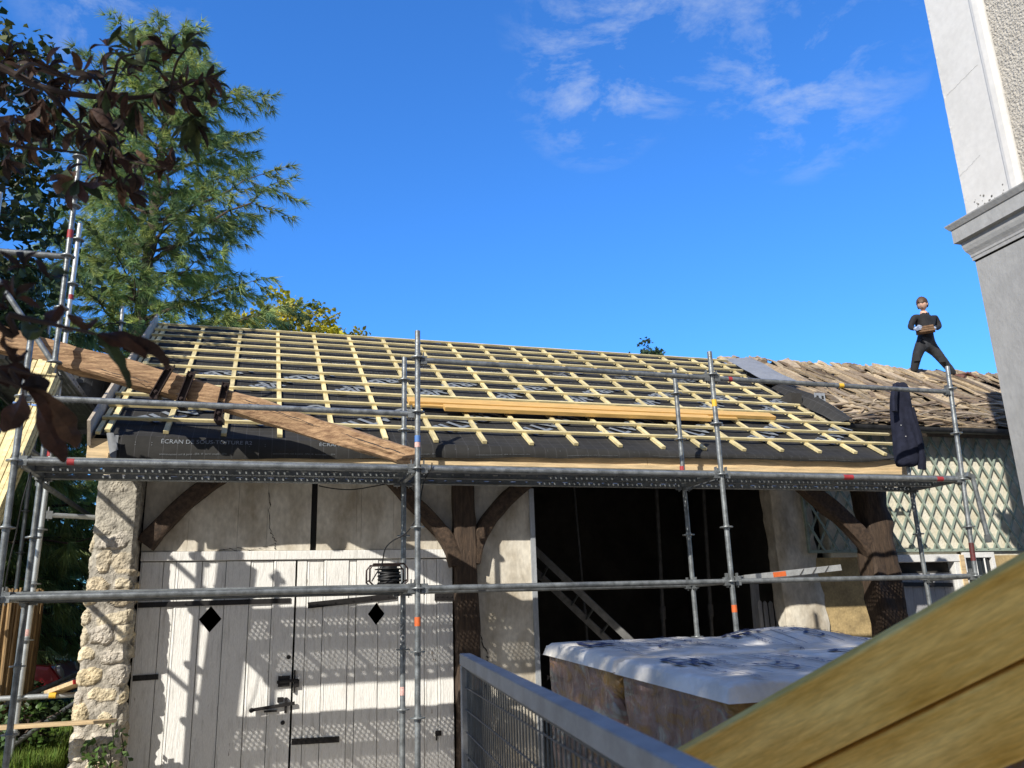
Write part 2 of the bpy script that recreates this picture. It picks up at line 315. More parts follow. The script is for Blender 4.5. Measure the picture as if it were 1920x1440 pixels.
M['shirt'] = mat('black_shirt', (.014,.014,.016), .85, 0, .3, 9, bump=.4, bscale=14)
M['trousers'] = mat('dark_grey_work_trousers', (.04,.042,.047), .85, 0, .45, 7, bump=.4, bscale=14)
M['glove'] = mat('blue_grey_glove', (.35,.42,.55), .8, 0, .3, 20)
M['boot'] = mat('brown_boot', (.16,.07,.05), .7, 0, .3, 20)

# ------------------------------------------------------------------ ground
rnd = random.Random(7)
g = MB(); g.add([(-300,-300,0),(300,-300,0),(300,300,0),(-300,300,0)], [(0,1,2,3)])
tag(g.build('ground', M['dirt']), kind='structure')
def lawn_z(x, y):
    e = min(1, max(0, (-1.46 - x) / .12)) * min(1, max(0, (y - 8.55) / .25))
    return -.02 + e * (.50 + .02*(y-8.6) + .05*noise.noise(V((x*1.3, y*1.3, 0))))
g = MB(); nx, ny = 60, 60
xs = [-26 + (24.55)*(i/nx)**.6 for i in range(nx)] + [-1.45]; ys = [8.5 + 42*(j/ny)**2.2 for j in range(ny+1)]
g.add([(x, y, lawn_z(x, y)) for y in ys for x in xs], [(j*(nx+1)+i, j*(nx+1)+i+1, (j+1)*(nx+1)+i+1, (j+1)*(nx+1)+i) for j in range(ny) for i in range(nx)])
tag(g.build('lawn', M['soil'], smooth=True), kind='structure')
g = MB()
for i in range(9000):
    y = 8.75 + 6*rnd.random()**1.6; x = -1.5 - (y-7.2)*.42*rnd.random()
    z = lawn_z(x, y); h = rnd.uniform(.05, .14); a = rnd.random()*6.28; ln = rnd.uniform(0,.06); b = rnd.random()*6.28; ww = .006
    c = rnd.uniform(.6, 1.5)
    g.add([(x-ww*math.cos(a), y-ww*math.sin(a), z-.01), (x+ww*math.cos(a), y+ww*math.sin(a), z-.01), (x+ln*math.cos(b), y+ln*math.sin(b), z+h)], [(0,1,2)], (c*rnd.uniform(.85,1.3), c, c*.8))
tag(g.build('grass', M['grass']), kind='stuff')

# ------------------------------------------------------------------ the barn
barn = thing('barn', (2.9, 8.9, 0), 'stone and plaster barn with white double doors and a half-built black roof', 'barn')
PIT = R(31.7); CP, SP = math.cos(PIT), math.sin(PIT); YE, ZE = 8.18, 3.335; SL = 4.72
def rp(x, s, n=0): return V((x, YE + s*CP - n*SP, ZE + s*SP + n*CP))
# stone pillar: courses of rubble standing proud of their mortar
def pillar():
    rr = random.Random(3); stones = []; z = -.1
    while z < 3.2:
        h = rr.uniform(.13, .26); u = rr.uniform(-.15, 0)
        while u < 1.25:
            wd = rr.uniform(.16, .42)
            stones.append((u + wd/2 + rr.uniform(-.015,.015), z + h/2 + rr.uniform(-.03,.03), wd*.5*rr.uniform(.78,.98), h*.5*rr.uniform(.72,.98), rr.uniform(.55,1.15), rr.uniform(-.45,.45), rr.choice([(.88,.77,.55),(.82,.73,.55),(.76,.70,.58),(.68,.63,.55),(.90,.77,.52),(.72,.62,.45)])))
            u += wd
        z += h
    path = [(-1.425, 9.15), (-1.425, 8.64), (-1.39, 8.6), (-1.085, 8.6), (-1.05, 8.64), (-1.05, 8.95)]
    L = [0]
    for a, b in zip(path, path[1:]): L.append(L[-1] + math.dist(a, b))
    du = .0125; nu = int(L[-1]/du)+1; nv = int(3.08/du); vs = []; cols = []
    for j in range(nv+1):
        zz = 3.08*j/nv
        near = [q for q in stones if abs(q[1]-zz) < .35]
        for i in range(nu+1):
            u = L[-1]*i/nu; k = max(0, min(len(path)-2, next((a for a in range(len(path)-1) if u <= L[a+1]), len(path)-2)))
            t = (u-L[k])/(L[k+1]-L[k]); x = path[k][0]+(path[k+1][0]-path[k][0])*t; y = path[k][1]+(path[k+1][1]-path[k][1])*t
            # smoothed outward normal
            ux = max(0, min(1, (x+1.455)/.42)); nxn = (ux-.5)*2; nyn = -1 if 8.59 < y < 8.66 else 0
            nn = V((nxn*abs(nxn), nyn if nyn else -.0001, 0))
            if y > 8.66: nn = V((-1 if x < -1.2 else 1, 0, 0))
            nn.normalize()
            q = V((x*6, y*6, zz*6)); wu = u + .045*noise.noise(q*.9) + .022*noise.noise(q*2.6); wz = zz + .045*noise.noise(q*.9+V((9,2,4))) + .02*noise.noise(q*2.6+V((3,8,1)))
            best = 0; bc = None
            for cu, cz, a, b, pr, tl, c in near:
                dz = (wz-cz) - (wu-cu)*tl*.35; e = (abs((wu-cu)/a))**2.6 + (abs(dz/b))**2.6
                if e < 1.02:
                    hgt = pr*(1-e**2.2)**.5 if e < 1 else 0
                    if hgt >= best: best = hgt; bc = c
            cover = 1
            if zz > 2.15: cover = max(0, min(1, .45 - 1.5*noise.noise(V((x*4, zz*2.6, 3.3))) - (zz-2.15)*.5))   # rendered-over top
            ds = best*.029*cover + best*.014*cover*(noise.noise(q*1.9)+abs(noise.noise(q*3.7)))
            ds += .009*noise.noise(q*1.0) + .007*noise.noise(q*4) + (.009*noise.noise(q*9))*(.35+best*cover)
            sh = .85 + .35*noise.noise(q*2.3)
            mc = (.54,.505,.44) if zz < 2.2 else (.52,.49,.42)
            k2 = min(1, best*2.2)*cover
            cols.append(tuple((mc[i_]*(1-k2) + ((bc or mc)[i_])*k2)*sh for i_ in range(3)))
            vs.append((x+nn.x*ds, y+nn.y*ds, zz))
    b = MB(); n = nu+1
    for j in range(nv):
        for i in range(nu):
            b.f.append((j*n+i, j*n+i+1, (j+1)*n+i+1, (j+1)*n+i)); b.c.append(cols[j*n+i]); b.m.append(0)
    b.v = vs; b.hc = True
    b.add([(-1.455,9.15,3.08),(-1.455,8.6,3.08),(-1.035,8.6,3.08),(-1.035,9.15,3.08)], [(0,1,2,3)], (.5,.47,.42))
    return b
pillar().build('stone_pillar', M['stone'], barn, smooth=False)
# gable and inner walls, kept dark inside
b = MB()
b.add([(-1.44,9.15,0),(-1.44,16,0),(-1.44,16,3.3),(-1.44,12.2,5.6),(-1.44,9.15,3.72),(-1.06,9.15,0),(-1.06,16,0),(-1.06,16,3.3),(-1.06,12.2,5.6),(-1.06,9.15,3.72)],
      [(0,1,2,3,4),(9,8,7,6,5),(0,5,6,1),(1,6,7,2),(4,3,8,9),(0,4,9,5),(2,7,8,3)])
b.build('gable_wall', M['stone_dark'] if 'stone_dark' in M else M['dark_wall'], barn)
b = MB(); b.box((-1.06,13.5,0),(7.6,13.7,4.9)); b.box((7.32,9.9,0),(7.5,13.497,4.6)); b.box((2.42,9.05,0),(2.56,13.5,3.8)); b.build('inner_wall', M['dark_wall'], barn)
# upper plastered panels over the doors and beside the post
b = MB(); edges = [-1.035,-.62,-.155,.13,.565]; zt = 3.06
for i in range(len(edges)-1):
    b.box((edges[i]+.0012,8.90+.0015*((i*7)%3),2.338),(edges[i+1]-.0012,8.96,zt))
e2 = [.625,1.03,1.08,1.42,1.9,2.07]
for i in range(len(e2)-1): b.box((e2[i]+.0012,8.90+.0015*((i*5)%3),2.338),(e2[i+1]-.0012,8.96,zt))
b.box((.55,8.95,2.338),(.64,8.99,zt), mi=1)
b.box((2.29,8.90,0),(2.945,9.0,zt))
b.build('plaster_wall', [M['plaster'], M['black']], barn)
def crack(pts, wdt=.006, y=8.893, amp=.014):
    p = []
    for a, c in zip(pts, pts[1:]):
        for k in range(8): t = k/8; p.append((a[0]+(c[0]-a[0])*t + amp*rnd.uniform(-1,1), a[1]+(c[1]-a[1])*t + amp*.5*rnd.uniform(-1,1)))
    p.append(pts[-1])
    cr = MB()
    for a, c in zip(p, p[1:]):
        ww = wdt*rnd.uniform(.4,1.2)
        cr.add([(a[0]-ww/2,y,a[1]-ww/2),(c[0]-ww/2,y,c[1]-ww/2),(c[0]+ww/2,y,c[1]+ww/2),(a[0]+ww/2,y,a[1]+ww/2)], [(0,1,2,3)])
    cr.build('wall_crack', M['black'], barn)
pz = lambda x, y: (P(x, y, Y=8.9).x, P(x, y, Y=8.9).z)
crack([pz(505,925), pz(505,990), pz(516,1012), pz(517,1030)], .007)
crack([pz(410,1031), pz(445,1028), pz(475,1032), pz(515,1020)], .006)
crack([pz(440,1033), pz(517,1034)], .005)
crack([pz(900,1190), pz(912,1225), pz(915,1260), pz(910,1300)], .008)
b = MB(); b.box((-1.03,8.88,2.245),(2.06,8.96,2.334)); b.build('lintel_board', M['paint'], barn, bevel=.006)
# zinc edge of the open bay
b = MB(); b.box((2.945,8.875,0),(3.0,9.03,3.0)); b.build('jamb_trim', M['zinc'], barn)
# posts and curved braces
b = MB(); b.rough([P(867,905,Y=8.87), P(869,1010,Y=8.87), P(874,1130,Y=8.87), (2.20,8.87,.0)], .235, .22, up=(0,1,0), amp=.016, seed=1, w2=.25); b.build('post', M['oak'], barn, smooth=True)
b = MB(); b.rough([(7.50,8.85,3.3), (7.52,8.85,2.9), (7.53,8.85,2.5), (7.50,8.83,1.8), (7.55,8.83,1.1), (7.68,8.85,0)], .34, .30, up=(0,1,0), amp=.035, seed=2, w2=.46); b.build('post', M['oak'], barn, smooth=True)
def brace(px, w, seed, y=8.84, w2=None):
    pts = [P(x, yy, Y=y) for x, yy in px]
    # smooth through the picked points
    q = []
    for i in range(len(pts)-1):
        a, c = pts[i], pts[i+1]; p0 = pts[max(0,i-1)]; p3 = pts[min(len(pts)-1,i+2)]
        for k in range(5):
            t = k/5; q.append(.5*((2*a)+(c-p0)*t+(2*p0-5*a+4*c-p3)*t*t+(3*a-p0-3*c+p3)*t**3))
    q.append(pts[-1])
    b = MB(); b.rough(q, w, .16, up=(0,1,0), amp=.010, seed=seed, w2=w2); return b.build('brace', M['oak_brace'], barn, smooth=True)
brace([(272,1022),(300,990),(345,945),(395,905),(420,890)], .17, 4, w2=.15)
brace([(730,893),(770,938),(812,980),(842,1020),(856,1060)], .15, 5)
brace([(1000,893),(955,930),(915,978),(893,1020),(884,1055)], .16, 6)
brace([(1490,895),(1530,932),(1575,968),(1618,1012),(1640,1050)], .20, 7, y=8.8)
b = MB(); b.box((-1.03,8.80,3.06),(7.5,8.98,3.28)); b.build('wall_plate', M['oak'], barn)
# double doors: planks with open joints, cut-out diamonds, straps, bolts
def door(x0, x1, joints, name, dia, straps, lean=0):
    d = tag(bpy.data.objects.new('x', None)) if False else None
    b = MB(); z0, z1 = .05, 2.236; J = [x0] + joints + [x1]; yb = 8.955
    def plank(a, c, yf):
        # plank outline in x,z with the diamond notched out as real openings
        dx, dz, ha, hb = dia
        if c < dx-ha or a > dx+ha:
            b.box((a+.003,yf,z0),(c-.003,yb,z1)); return
        a += .003; c -= .003
        def edge(x): return max(0, hb*(1-abs(x-dx)/ha))
        cuts = sorted(set([a, c] + [q for q in (dx-ha, dx, dx+ha) if a < q < c]))
        for p, q in zip(cuts, cuts[1:]):
            for sgn in (1, -1):
                zp, zq = dz+sgn*edge(p), dz+sgn*edge(q); ze = z1 if sgn > 0 else z0
                vs = [(p,yf,zp),(q,yf,zq),(q,yf,ze),(p,yf,ze),(p,yb,zp),(q,yb,zq),(q,yb,ze),(p,yb,ze)]
                fs = [(0,1,2,3),(7,6,5,4),(0,4,5,1),(2,6,7,3),(0,3,7,4),(1,5,6,2)]
                b.add(vs, fs if sgn > 0 else [tuple(reversed(f)) for f in fs])
    for i, (a, c) in enumerate(zip(J, J[1:])):
        yf = 8.902 + (.010 if i % 2 else 0) + rnd.uniform(-.002,.002)
        plank(a, c, yf)
        if c-a > .12 and abs((a+c)/2-dia[0]) > dia[2]+.1: b.tube([(a+.022,yf+.001,z0),(a+.022,yf+.001,z1)], .006, 6)
    # backing behind the joints, open behind the diamond
    dx, dz, ha, hb = dia; y0 = 8.957
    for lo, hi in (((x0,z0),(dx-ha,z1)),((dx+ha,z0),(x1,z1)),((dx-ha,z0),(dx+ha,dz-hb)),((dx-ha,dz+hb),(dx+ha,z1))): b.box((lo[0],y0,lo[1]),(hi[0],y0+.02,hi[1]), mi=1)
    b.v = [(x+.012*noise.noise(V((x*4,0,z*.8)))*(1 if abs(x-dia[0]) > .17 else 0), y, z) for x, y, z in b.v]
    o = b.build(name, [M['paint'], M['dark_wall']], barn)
    for (xa, za, xb, zb, h) in straps:
        s = MB(); s.bar((xa,8.895,za),(xb,8.895,zb), .012, h, up=(0,0,1))
        for k in range(5):
            t = (k+.5)/5; s.lathe((xa+(xb-xa)*t, 8.886, za+(zb-za)*t), [(.009,0),(.006,.006)], 8, axis=(0,-1,0))
        s.build('strap_hinge', M['black'], o)
    return o
px = lambda x, y=1200: P(x, y, Y=8.9).x
dl = door(-1.03, .432, [px(v) for v in (297,320,370,416,463,506)], 'door', (P(394,1161,Y=8.9).x, P(394,1161,Y=8.9).z, .105, .125),
    [(-1.02,1.835,.39,1.842,.05), (-1.01,P(250,1272,Y=8.9).z,-.79,P(250,1271,Y=8.9).z,.05)])
dr = door(.446, 2.055, [px(v) for v in (572,604,651,666,708,746,795,820)], 'door', (P(706,1151,Y=8.9).x, P(706,1151,Y=8.9).z, .088, .115),
    [(.56,1.79,1.46,1.86,.06), (1.86,1.845,2.12,1.838,.085), (.45,P(545,1391,Y=8.9).z,.90,P(635,1386,Y=8.9).z,.055)])
s = MB(); zb = P(540,1277,Y=8.88).z
s.box((.30,8.878,zb-.05),(.41,8.9,zb+.05)); s.bar((.29,8.868,zb-.005),(.49,8.868,zb+.005),.02,.028); s.box((.447,8.875,zb-.11),(.463,8.9,zb+.10))
s.box((.30,8.88,zb-.19),(.355,8.9,zb-.145)); s.bar((.07,8.868,zb-.245),(.465,8.868,zb-.205),.018,.03); s.lathe((.065,8.86,zb-.245),[(.012,0),(.024,.012),(.012,.024)],10,axis=(0,-1,0)); s.box((.37,8.872,zb-.29),(.392,8.9,zb-.15)); s.box((.18,8.876,zb-.275),(.30,8.9,zb-.258))
s.box((.455,8.87,zb-.06),(.50,8.885,zb+.01)); s.build('bolt', M['black'], dl)
for x, y in ((541,1232),(530,1355)):
    s = MB(); q = P(x, y, Y=8.9); s.lathe((q.x,8.899,q.z),[(.021,0),(.018,.006),(.010,.007)],12,axis=(0,-1,0)); s.build('keyhole', M['black'], dl)
s = MB(); q = P(818,1388,Y=8.9); s.box((q.x-.006,8.885,.5),(q.x+.006,8.9,q.z)); s.box((q.x-.01,8.88,.48),(q.x+.05,8.9,.53)); s.build('foot_bolt', M['black'], dr)

# roof: membrane over boards, counter battens, battens
b = MB(); x0, x1 = -1.44, 7.42; nx_, ns_ = 60, 24; vs = []
for j in range(ns_+1):
    for i in range(nx_+1):
        x = x0+(x1-x0)*i/nx_; s_ = SL*j/ns_
        ph = ((x+.83)/.515) % 1; sag = -.012*math.sin(math.pi*ph) - .006*noise.noise(V((x*2, s_*2.5, 0)))
        if j == 0: s_ = -.01
        vs.append(rp(x + (.25*s_/SL*(i/nx_)), s_, sag))
n = nx_+1
b.add(vs, [(j*n+i, j*n+i+1, (j+1)*n+i+1, (j+1)*n+i) for j in range(ns_) for i in range(nx_)])
c0 = [rp(x0,-.01,-.06), rp(x1,-.01,-.06), rp(x1+.25,SL,-.06), rp(x0,SL,-.06), V((x1,16.2,3.34)), V((x0,16.2,3.34))]
b.add(c0, [(3,2,1,0), (2,3,5,4)])
roof = b.build('roof', M['membrane'], barn, smooth=True)
CB = [-1.33] + [-.83+.515*k for k in range(16)] + [7.30]
for k, x in enumerate(CB):
    q = MB(); dx = .24*max(0, (x-5.5)/1.8); q.bar(rp(x,.05+rnd.uniform(-.02,.02),.016), rp(x+dx*.7,SL-.03,.016), .048, .030, up=rp(0,0,1)-rp(0,0,0)); q.build('counter_batten', M['clath'], roof)
BS = [.35,.75,1.14,1.54,1.95,2.35,2.77,3.17,3.53,3.88,4.22,4.56]
ends = [7.86,7.93,7.62,7.33,7.38,7.42,7.25,7.55,7.45,7.6,7.75,8.1]
for k, s_ in enumerate(BS):
    q = MB(); xa = -1.435 if k != 0 else -1.42; xj = rnd.uniform(1.5, 4.5)
    up = rp(0,0,1)-rp(0,0,0); a, c = rp(xa,s_+rnd.uniform(-.008,.008),.045), rp(ends[k],s_+rnd.uniform(-.012,.012),.045); jn = a.lerp(c, (xj-xa)/(ends[k]-xa))
    q.bar(a, jn+V((-.001,0,rnd.uniform(-.003,.003))), .040, .028, up=up); q.bar(jn+V((.001,rnd.uniform(-.006,.006),0)), c, .040, .027, up=up)
    q.build('batten', M['lath'], roof)
q = MB(); up = rp(0,0,1)-rp(0,0,0); q.bar(rp(-1.462,-.06,.03), rp(-1.462,SL+.02,.03), .028, .24, up=up); q.build('barge_board', M['grey_pine'], roof)
q = MB(); q.bar(rp(-1.40,.0,.012), rp(-1.40,SL,.012), .04, .03, up=up); q.build('verge_batten', M['clath'], roof)
zf = P(1000,877,Y=8.2).z
q = MB(); q.box((-1.478,8.195,zf),(4.1,8.225,3.30)); q.box((4.104,8.195,zf),(7.62,8.225,3.30)); q.build('fascia_board', M['pine'], roof, bevel=.003)
q = MB(); q.box((-1.30,8.168,zf+.004),(7.60,8.193,zf+.05)); q.build('fascia_batten', M['pine'], roof, bevel=.003)
# the flap of membrane folded down over the fascia
HT = [(-1.34,.235),(-.8,.222),(1.1,.165),(2,.14),(3.4,.105),(5.3,.075),(6.6,.085),(7.1,.06),(7.5,.012)]
def lerp_t(T, x):
    for (a, c), (d, e) in zip(T, T[1:]):
        if x <= d: return c + (e-c)*max(0, (x-a))/(d-a)
    return T[-1][1]
def flap(x, t, o=0):
    h = lerp_t(HT, x); wv = .012*noise.noise(V((x*1.7, t, 0))) + .006*noise.noise(V((x*6, t*2, 4)))
    y = 8.172 - .028*math.sin(t*2.6) - .02*t + wv*t - o
    return V((x, y, ZE-.008 - h*t + .012*noise.noise(V((x*2.1, 7, 1)))*t))
b = MB(); nx_, nt_ = 160, 8
b.add([flap(-1.22+8.72*i/nx_, j/nt_) for j in range(nt_+1) for i in range(nx_+1)], [(j*(nx_+1)+i, j*(nx_+1)+i+1, (j+1)*(nx_+1)+i+1, (j+1)*(nx_+1)+i) for j in range(nt_) for i in range(nx_)])
# its loose corner, rolled back on itself
vs = []
for j in range(9):
    for i in range(11):
        a = i/10*math.pi*1.15; t = j/8; r_ = .05-.012*t
        vs.append(V((-1.22 - r_*math.sin(a)*1.3 - .06*(1-t)*(i/10), 8.15 - .02*t - r_*(1-math.cos(a)) , ZE-.01-.235*t*(1-.35*i/10))))
b.add(vs, [(j*11+i, j*11+i+1, (j+1)*11+i+1, (j+1)*11+i) for j in range(8) for i in range(10)], mi=1)
fl = b.build('folded_flap', [M['membrane'], M['sheet']], roof, smooth=True)
def word(parent, s_, size, fn, m_='letters', name='printed_lettering'):
    q = MB(); put_text(q, s_, size, fn); return q.build(name, M[m_], parent)
for k, x in enumerate([-.86, .57]): word(fl, 'ÉCRAN DE SOUS-TOITURE R2', .062, lambda u, v, x=x: flap(x+u*.98, .30-v/.235, .006))
for k in range(9):
    x = -.86 + 1.0*k
    word(fl, 'environnement toit & paroi - EPA  ®  écran souple - EPA', .024, lambda u, v, x=x: flap(x+u*1.05, .80-v/.2, .006), 'letters_dim', 'small_lettering')
    for d in (.28, .42): word(fl, ':', .06, lambda u, v, x=x, d=d: flap(x+d-.5+u, .4-v/.2, .006), 'letters_dim', 'small_lettering')
# big diagonal print on the membrane, upside down from here, and small product rows
def on_roof(x, s_, ang, n_=.013):
    ca, sa = math.cos(ang), math.sin(ang)
    return lambda u, v: rp(x + u*ca - v*sa, s_ + u*sa + v*ca, n_)
for k in range(9):
    x = -.45 + .97*k
    word(roof, 'UBATIL', .33, on_roof(x+.1, 1.16, R(180+40)))
    word(roof, 'URBAN', .31, on_roof(x+.25, 2.55, R(180+35)))
    word(roof, 'VBR', .27, on_roof(x+.62, 1.98, R(180+35)))
    if k > 4 and k < 8: word(roof, 'URBA', .28, on_roof(x+.2, 3.5, R(180+35)), 'letters_dim')
for k in range(8):
    x = .3 + 1.02*k
    word(roof, 'E  COTECH  20E', .085, on_roof(x, 3.02, R(180)), 'letters', 'small_lettering')
    word(roof, 'membrane isol', .06, on_roof(x+.3, 3.86, R(180)), 'letters_dim', 'small_lettering')
    word(roof, '10  15  20  25  30  35  40', .045, on_roof(x+.2, 2.66, R(180)), 'letters_dim', 'small_lettering')

# ------------------------------------------------------------------ scaffolds
def rosette_mb():
    b = MB(); n = 24; prof = [(.026,-.006),(.060,-.006),(.062,0),(.060,.006),(.026,.006)]
    b.lathe((0,0,0), prof, n, close=False)
    b.lathe((0,0,0), [(.0265,-.03),(.028,-.03),(.028,.025),(.0265,.025)], 16, close=False)
    return b
_ros = {}
def standard(parent, p0, p1, z_list, material='galv', r=.0242, jack=False, square=False, name='standard'):
    b = MB(); p0, p1 = V(p0), V(p1)
    b.tube([p0, p1], r, 14)
    o = b.build(name, M[material], parent, smooth=True)
    # joints: sleeve where two lengths meet
    for z in z_list:
        t = (z-p0.z)/(p1.z-p0.z)
        if not 0 <= t <= 1: continue
        q = p0.lerp(p1, t)
        if 'r' not in _ros:
            c = rosette_mb().build('rosette', M['galv'], o, smooth=True, loc=(0,0,0)); _ros['r'] = c; c.location = q - root(o).location
        else: dup(_ros['r'], o, q)
    if jack:
        b = MB(); b.lathe((p0.x,p0.y,p0.z-.25), [(.014,0),(.014,.30)], 10); b.box((p0.x-.075,p0.y-.075,p0.z-.258),(p0.x+.075,p0.y+.075,p0.z-.25)); b.lathe((p0.x,p0.y,p0.z-.03),[(.04,0),(.045,.02),(.03,.04)],12)
        b.build('jack_base', M['galv'], o, smooth=True)
    return o
def ledger(parent, p, q, name='ledger', r=.0242, material='galv', heads=True, inset=.05):
    p, q = V(p), V(q); d = (q-p).normalized(); a, c = p+d*inset, q-d*inset
    b = MB(); b.tube([a, c], r, 14)
    if heads:
        for e, s_ in ((p, 1), (q, -1)):
            b.bar(e+d*(.028*s_), e+d*(.085*s_), .045, .075); f = e+d*(.055*s_)
            b.bar(f+V((0,0,-.055)), f+V((0,0,.075)), .006, .03, up=(0,1,0) if abs(d.y) < .7 else (1,0,0), w2=.006, h2=.045)
    return b.build(name, M[material], parent, smooth=True)
def band(o, p, q, ta, tb, material, r=.0252, lab='sticker', half=None):
    p, q = V(p), V(q); b = MB(); b.tube([p.lerp(q,ta), p.lerp(q,tb)], r, 14, cap=False); return b.build(lab, M[material], o, smooth=True)
def deck(parent, xa, xb, ya, yb, z, along='x', material='deck', name='deck_board', hole=True, skip=0):
    """steel scaffold board: punched top sheet with slanted slots and flanged, slotted sides"""
    b = MB(); L = xb-xa; W = yb-ya; nx_ = int(L/.052); ny_ = 7; m0 = .028
    T = (lambda u, v, w_: (xa+u, ya+v, z+w_)) if along == 'x' else (lambda u, v, w_: (ya+v, xa+u, z+w_))
    cw, ch = L/nx_, (W-2*m0)/ny_
    for i in range(nx_):
        for j in range(ny_):
            u0, v0 = i*cw, m0+j*ch; o = [(u0,v0),(u0+cw,v0),(u0+cw,v0+ch),(u0,v0+ch)]
            if hole and (i % 9 != 0) and not (skip and i < nx_*skip):
                cx, cy = u0+cw/2, v0+ch/2; a, h_ = .0065, .0100
                inn = [(cx-a-.008,cy-h_),(cx+a-.008,cy-h_),(cx+a+.008,cy+h_),(cx-a+.008,cy+h_)]
                b.add([T(u,v,0) for u,v in o+inn], [(0,1,5,4),(1,2,6,5),(2,3,7,6),(3,0,4,7)])
            else: b.add([T(u,v,0) for u,v in o], [(0,1,2,3)])
    for v in (0, W):
        s_ = 1 if v == 0 else -1
        b.add([T(0,v,0),T(L,v,0),T(L,v+s_*m0,0),T(0,v+s_*m0,0)], [(0,1,2,3)])
        k = int(L/.13)
        for i in range(k):
            u0, u1 = L*i/k, L*(i+1)/k; wl = .05 if i % 2 else .02; um = (u0+u1)/2; o = [(u0,-.065),(u1,-.065),(u1,0),(u0,0)]; inn = [(um-wl/2,-.036),(um+wl/2,-.036),(um+wl/2,-.022),(um-wl/2,-.022)]
            b.add([T(u,v,w_) for u,w_ in o+inn], [(0,1,5,4),(1,2,6,5),(2,3,7,6),(3,0,4,7)])
        b.add([T(0,v,-.065),T(L,v,-.065),T(L,v+s_*.022,-.065),T(0,v+s_*.022,-.065)], [(0,1,2,3)])
    for u in (0, L):
        b.add([T(u,0,-.06),T(u,W,-.06),T(u,W,0),T(u,0,0)], [(0,1,2,3)])
        s_ = -1 if u == 0 else 1
        for v in (.06, W-.06): b.bar(V(T(u,v,-.02)), V(T(u+s_*.055,v,.0)), .03, .03)
    return b.build(name, M[material], parent)
SX = [-4.81, -1.744, 1.322, 4.28, 7.20]; YF, YI = 7.0, 7.73
ZL, ZPF = 1.862, 2.862
RZ = [ZL-2+.5*k+.5 for k in range(13)]
sf = thing('scaffold', (2.7, 7.36, 0), 'galvanised tube scaffold with a perforated steel walkway along the front of the barn', 'scaffold')
stds = {}
for i, (xb, xt, zt_) in enumerate([(-1.744,-1.744,3.93),(1.318,1.325,4.115),(4.265,4.284,4.105),(7.03,7.25,4.12)]):
    stds['f', i] = standard(sf, (xb,YF,.26), (xt,YF,zt_), RZ, jack=True)
TI = [(-1.72,5.87),(1.322,P(756.7,670,Y=YI).z),(4.265,P(1261.7,693,Y=YI).z),(7.16,3.95)]
for i, (x, zt_) in enumerate(TI):
    stds['i', i] = standard(sf, (x,YI,.26), (x+(.01 if i else -.0),YI,zt_), RZ if i else [z for z in RZ if z < 5.9] + [5.45], jack=True)
fx = lambda i, z: {0:-1.744, 1:1.322, 2:4.276, 3:7.03+.22*(z-.26)/3.86}[i]
led = {}
for i in range(3):
    led['l', i] = ledger(sf, (fx(i,ZL),YF,ZL), (fx(i+1,ZL),YF,ZL))
    led['p', i] = ledger(sf, (fx(i,ZPF),YF,ZPF), (fx(i+1,ZPF),YF,ZPF))
    ledger(sf, (TI[i][0],YI,ZPF), (TI[i+1][0],YI,ZPF))
    if i < 2: ledger(sf, (TI[i][0],YI,ZL), (TI[i+1][0],YI,ZL))
led['g', 0] = ledger(sf, (fx(0,3.36),YF,3.355), (fx(1,3.36),YF,3.345), 'guard_rail')
led['g', 1] = ledger(sf, (fx(1,3.84),YF,3.84), (fx(2,3.84),YF,3.83), 'guard_rail'); led['g', 2] = ledger(sf, (fx(2,3.84),YF,3.83), (fx(3,3.84),YF,3.825), 'guard_rail')
for i in range(4):
    for z in (ZL, ZPF): ledger(sf, (fx(i,z),YF,z), (TI[i][0],YI,z), 'transom')
for i in range(3):
    for a, c in ((7.045,7.36),(7.375,7.69)): deck(sf, fx(i,ZPF)+.06, fx(i+1,ZPF)-.06, a, c, ZPF+.045, skip=.42 if (i == 1) else 0)
for a, c in ((7.045,7.36),(7.375,7.69)): deck(sf, fx(0,ZL)+.06, fx(1,ZL)-.06, a, c, ZL+.040)
# loose tube hanging from its coupler at the far end
q = MB(); q.tube([P(1824,897,Y=6.93), P(1851,1003,Y=6.93)], .0242, 12); c = P(1852,1008,Y=6.93); q.bar(c+V((0,0,.03)), c+V((0,0,-.05)), .04, .05, up=(0,1,0)); c = P(1822,893,Y=6.95); q.bar(c+V((-.07,0,.02)), c+V((.02,0,-.02)), .05, .05); q.build('swivel_brace', M['galv'], sf, smooth=True)
# coloured tapes and labels on the tubes
def vband(key, i, ya, yb, material, row=YF):
    x = fx(i, 2) if row == YF else TI[i][0]
    pxl = {0: 50, 1: 783, 2: 1352, 3: 1805}[i]
    za, zb_ = P(pxl, ya, Y=row).z, P(pxl, yb, Y=row).z
    xa = (lambda z: fx(3,z)) if (i == 3 and row == YF) else (lambda z: (4.265+.019*(z-.26)/3.84) if (i == 2 and row == YF) else (1.318+.007*(z-.26)/3.85 if (i == 1 and row == YF) else TI[i][0]))
    b = MB(); b.tube([(xa(za),row,za),(xa(zb_),row,zb_)], .0254, 14, cap=False); return b.build('sticker', M[material], stds[key, i], smooth=True)
vband('f',1,1157,1174,'sticker_orange'); vband('f',1,817,829,'sticker_blue'); vband('f',1,830,839,'sticker_pink')
vband('f',2,750,763,'sticker_yellow'); vband('f',2,1135,1149,'sticker_orange'); vband('f',3,1018,1052,'dark_red_paint')
vband('i',2,876,884,'sticker_red',YI); vband('i',1,1286,1302,'sticker_pink',YI)
for y0, y1 in ((432,447),): 
    za, zb_ = P(134,y0,Y=YI).z, P(133,y1,Y=YI).z; b = MB(); b.tube([(-1.72,YI,za),(-1.72,YI,zb_)], .0256, 14, cap=False); b.build('sticker', M['sticker_red'], stds['i',0], smooth=True)
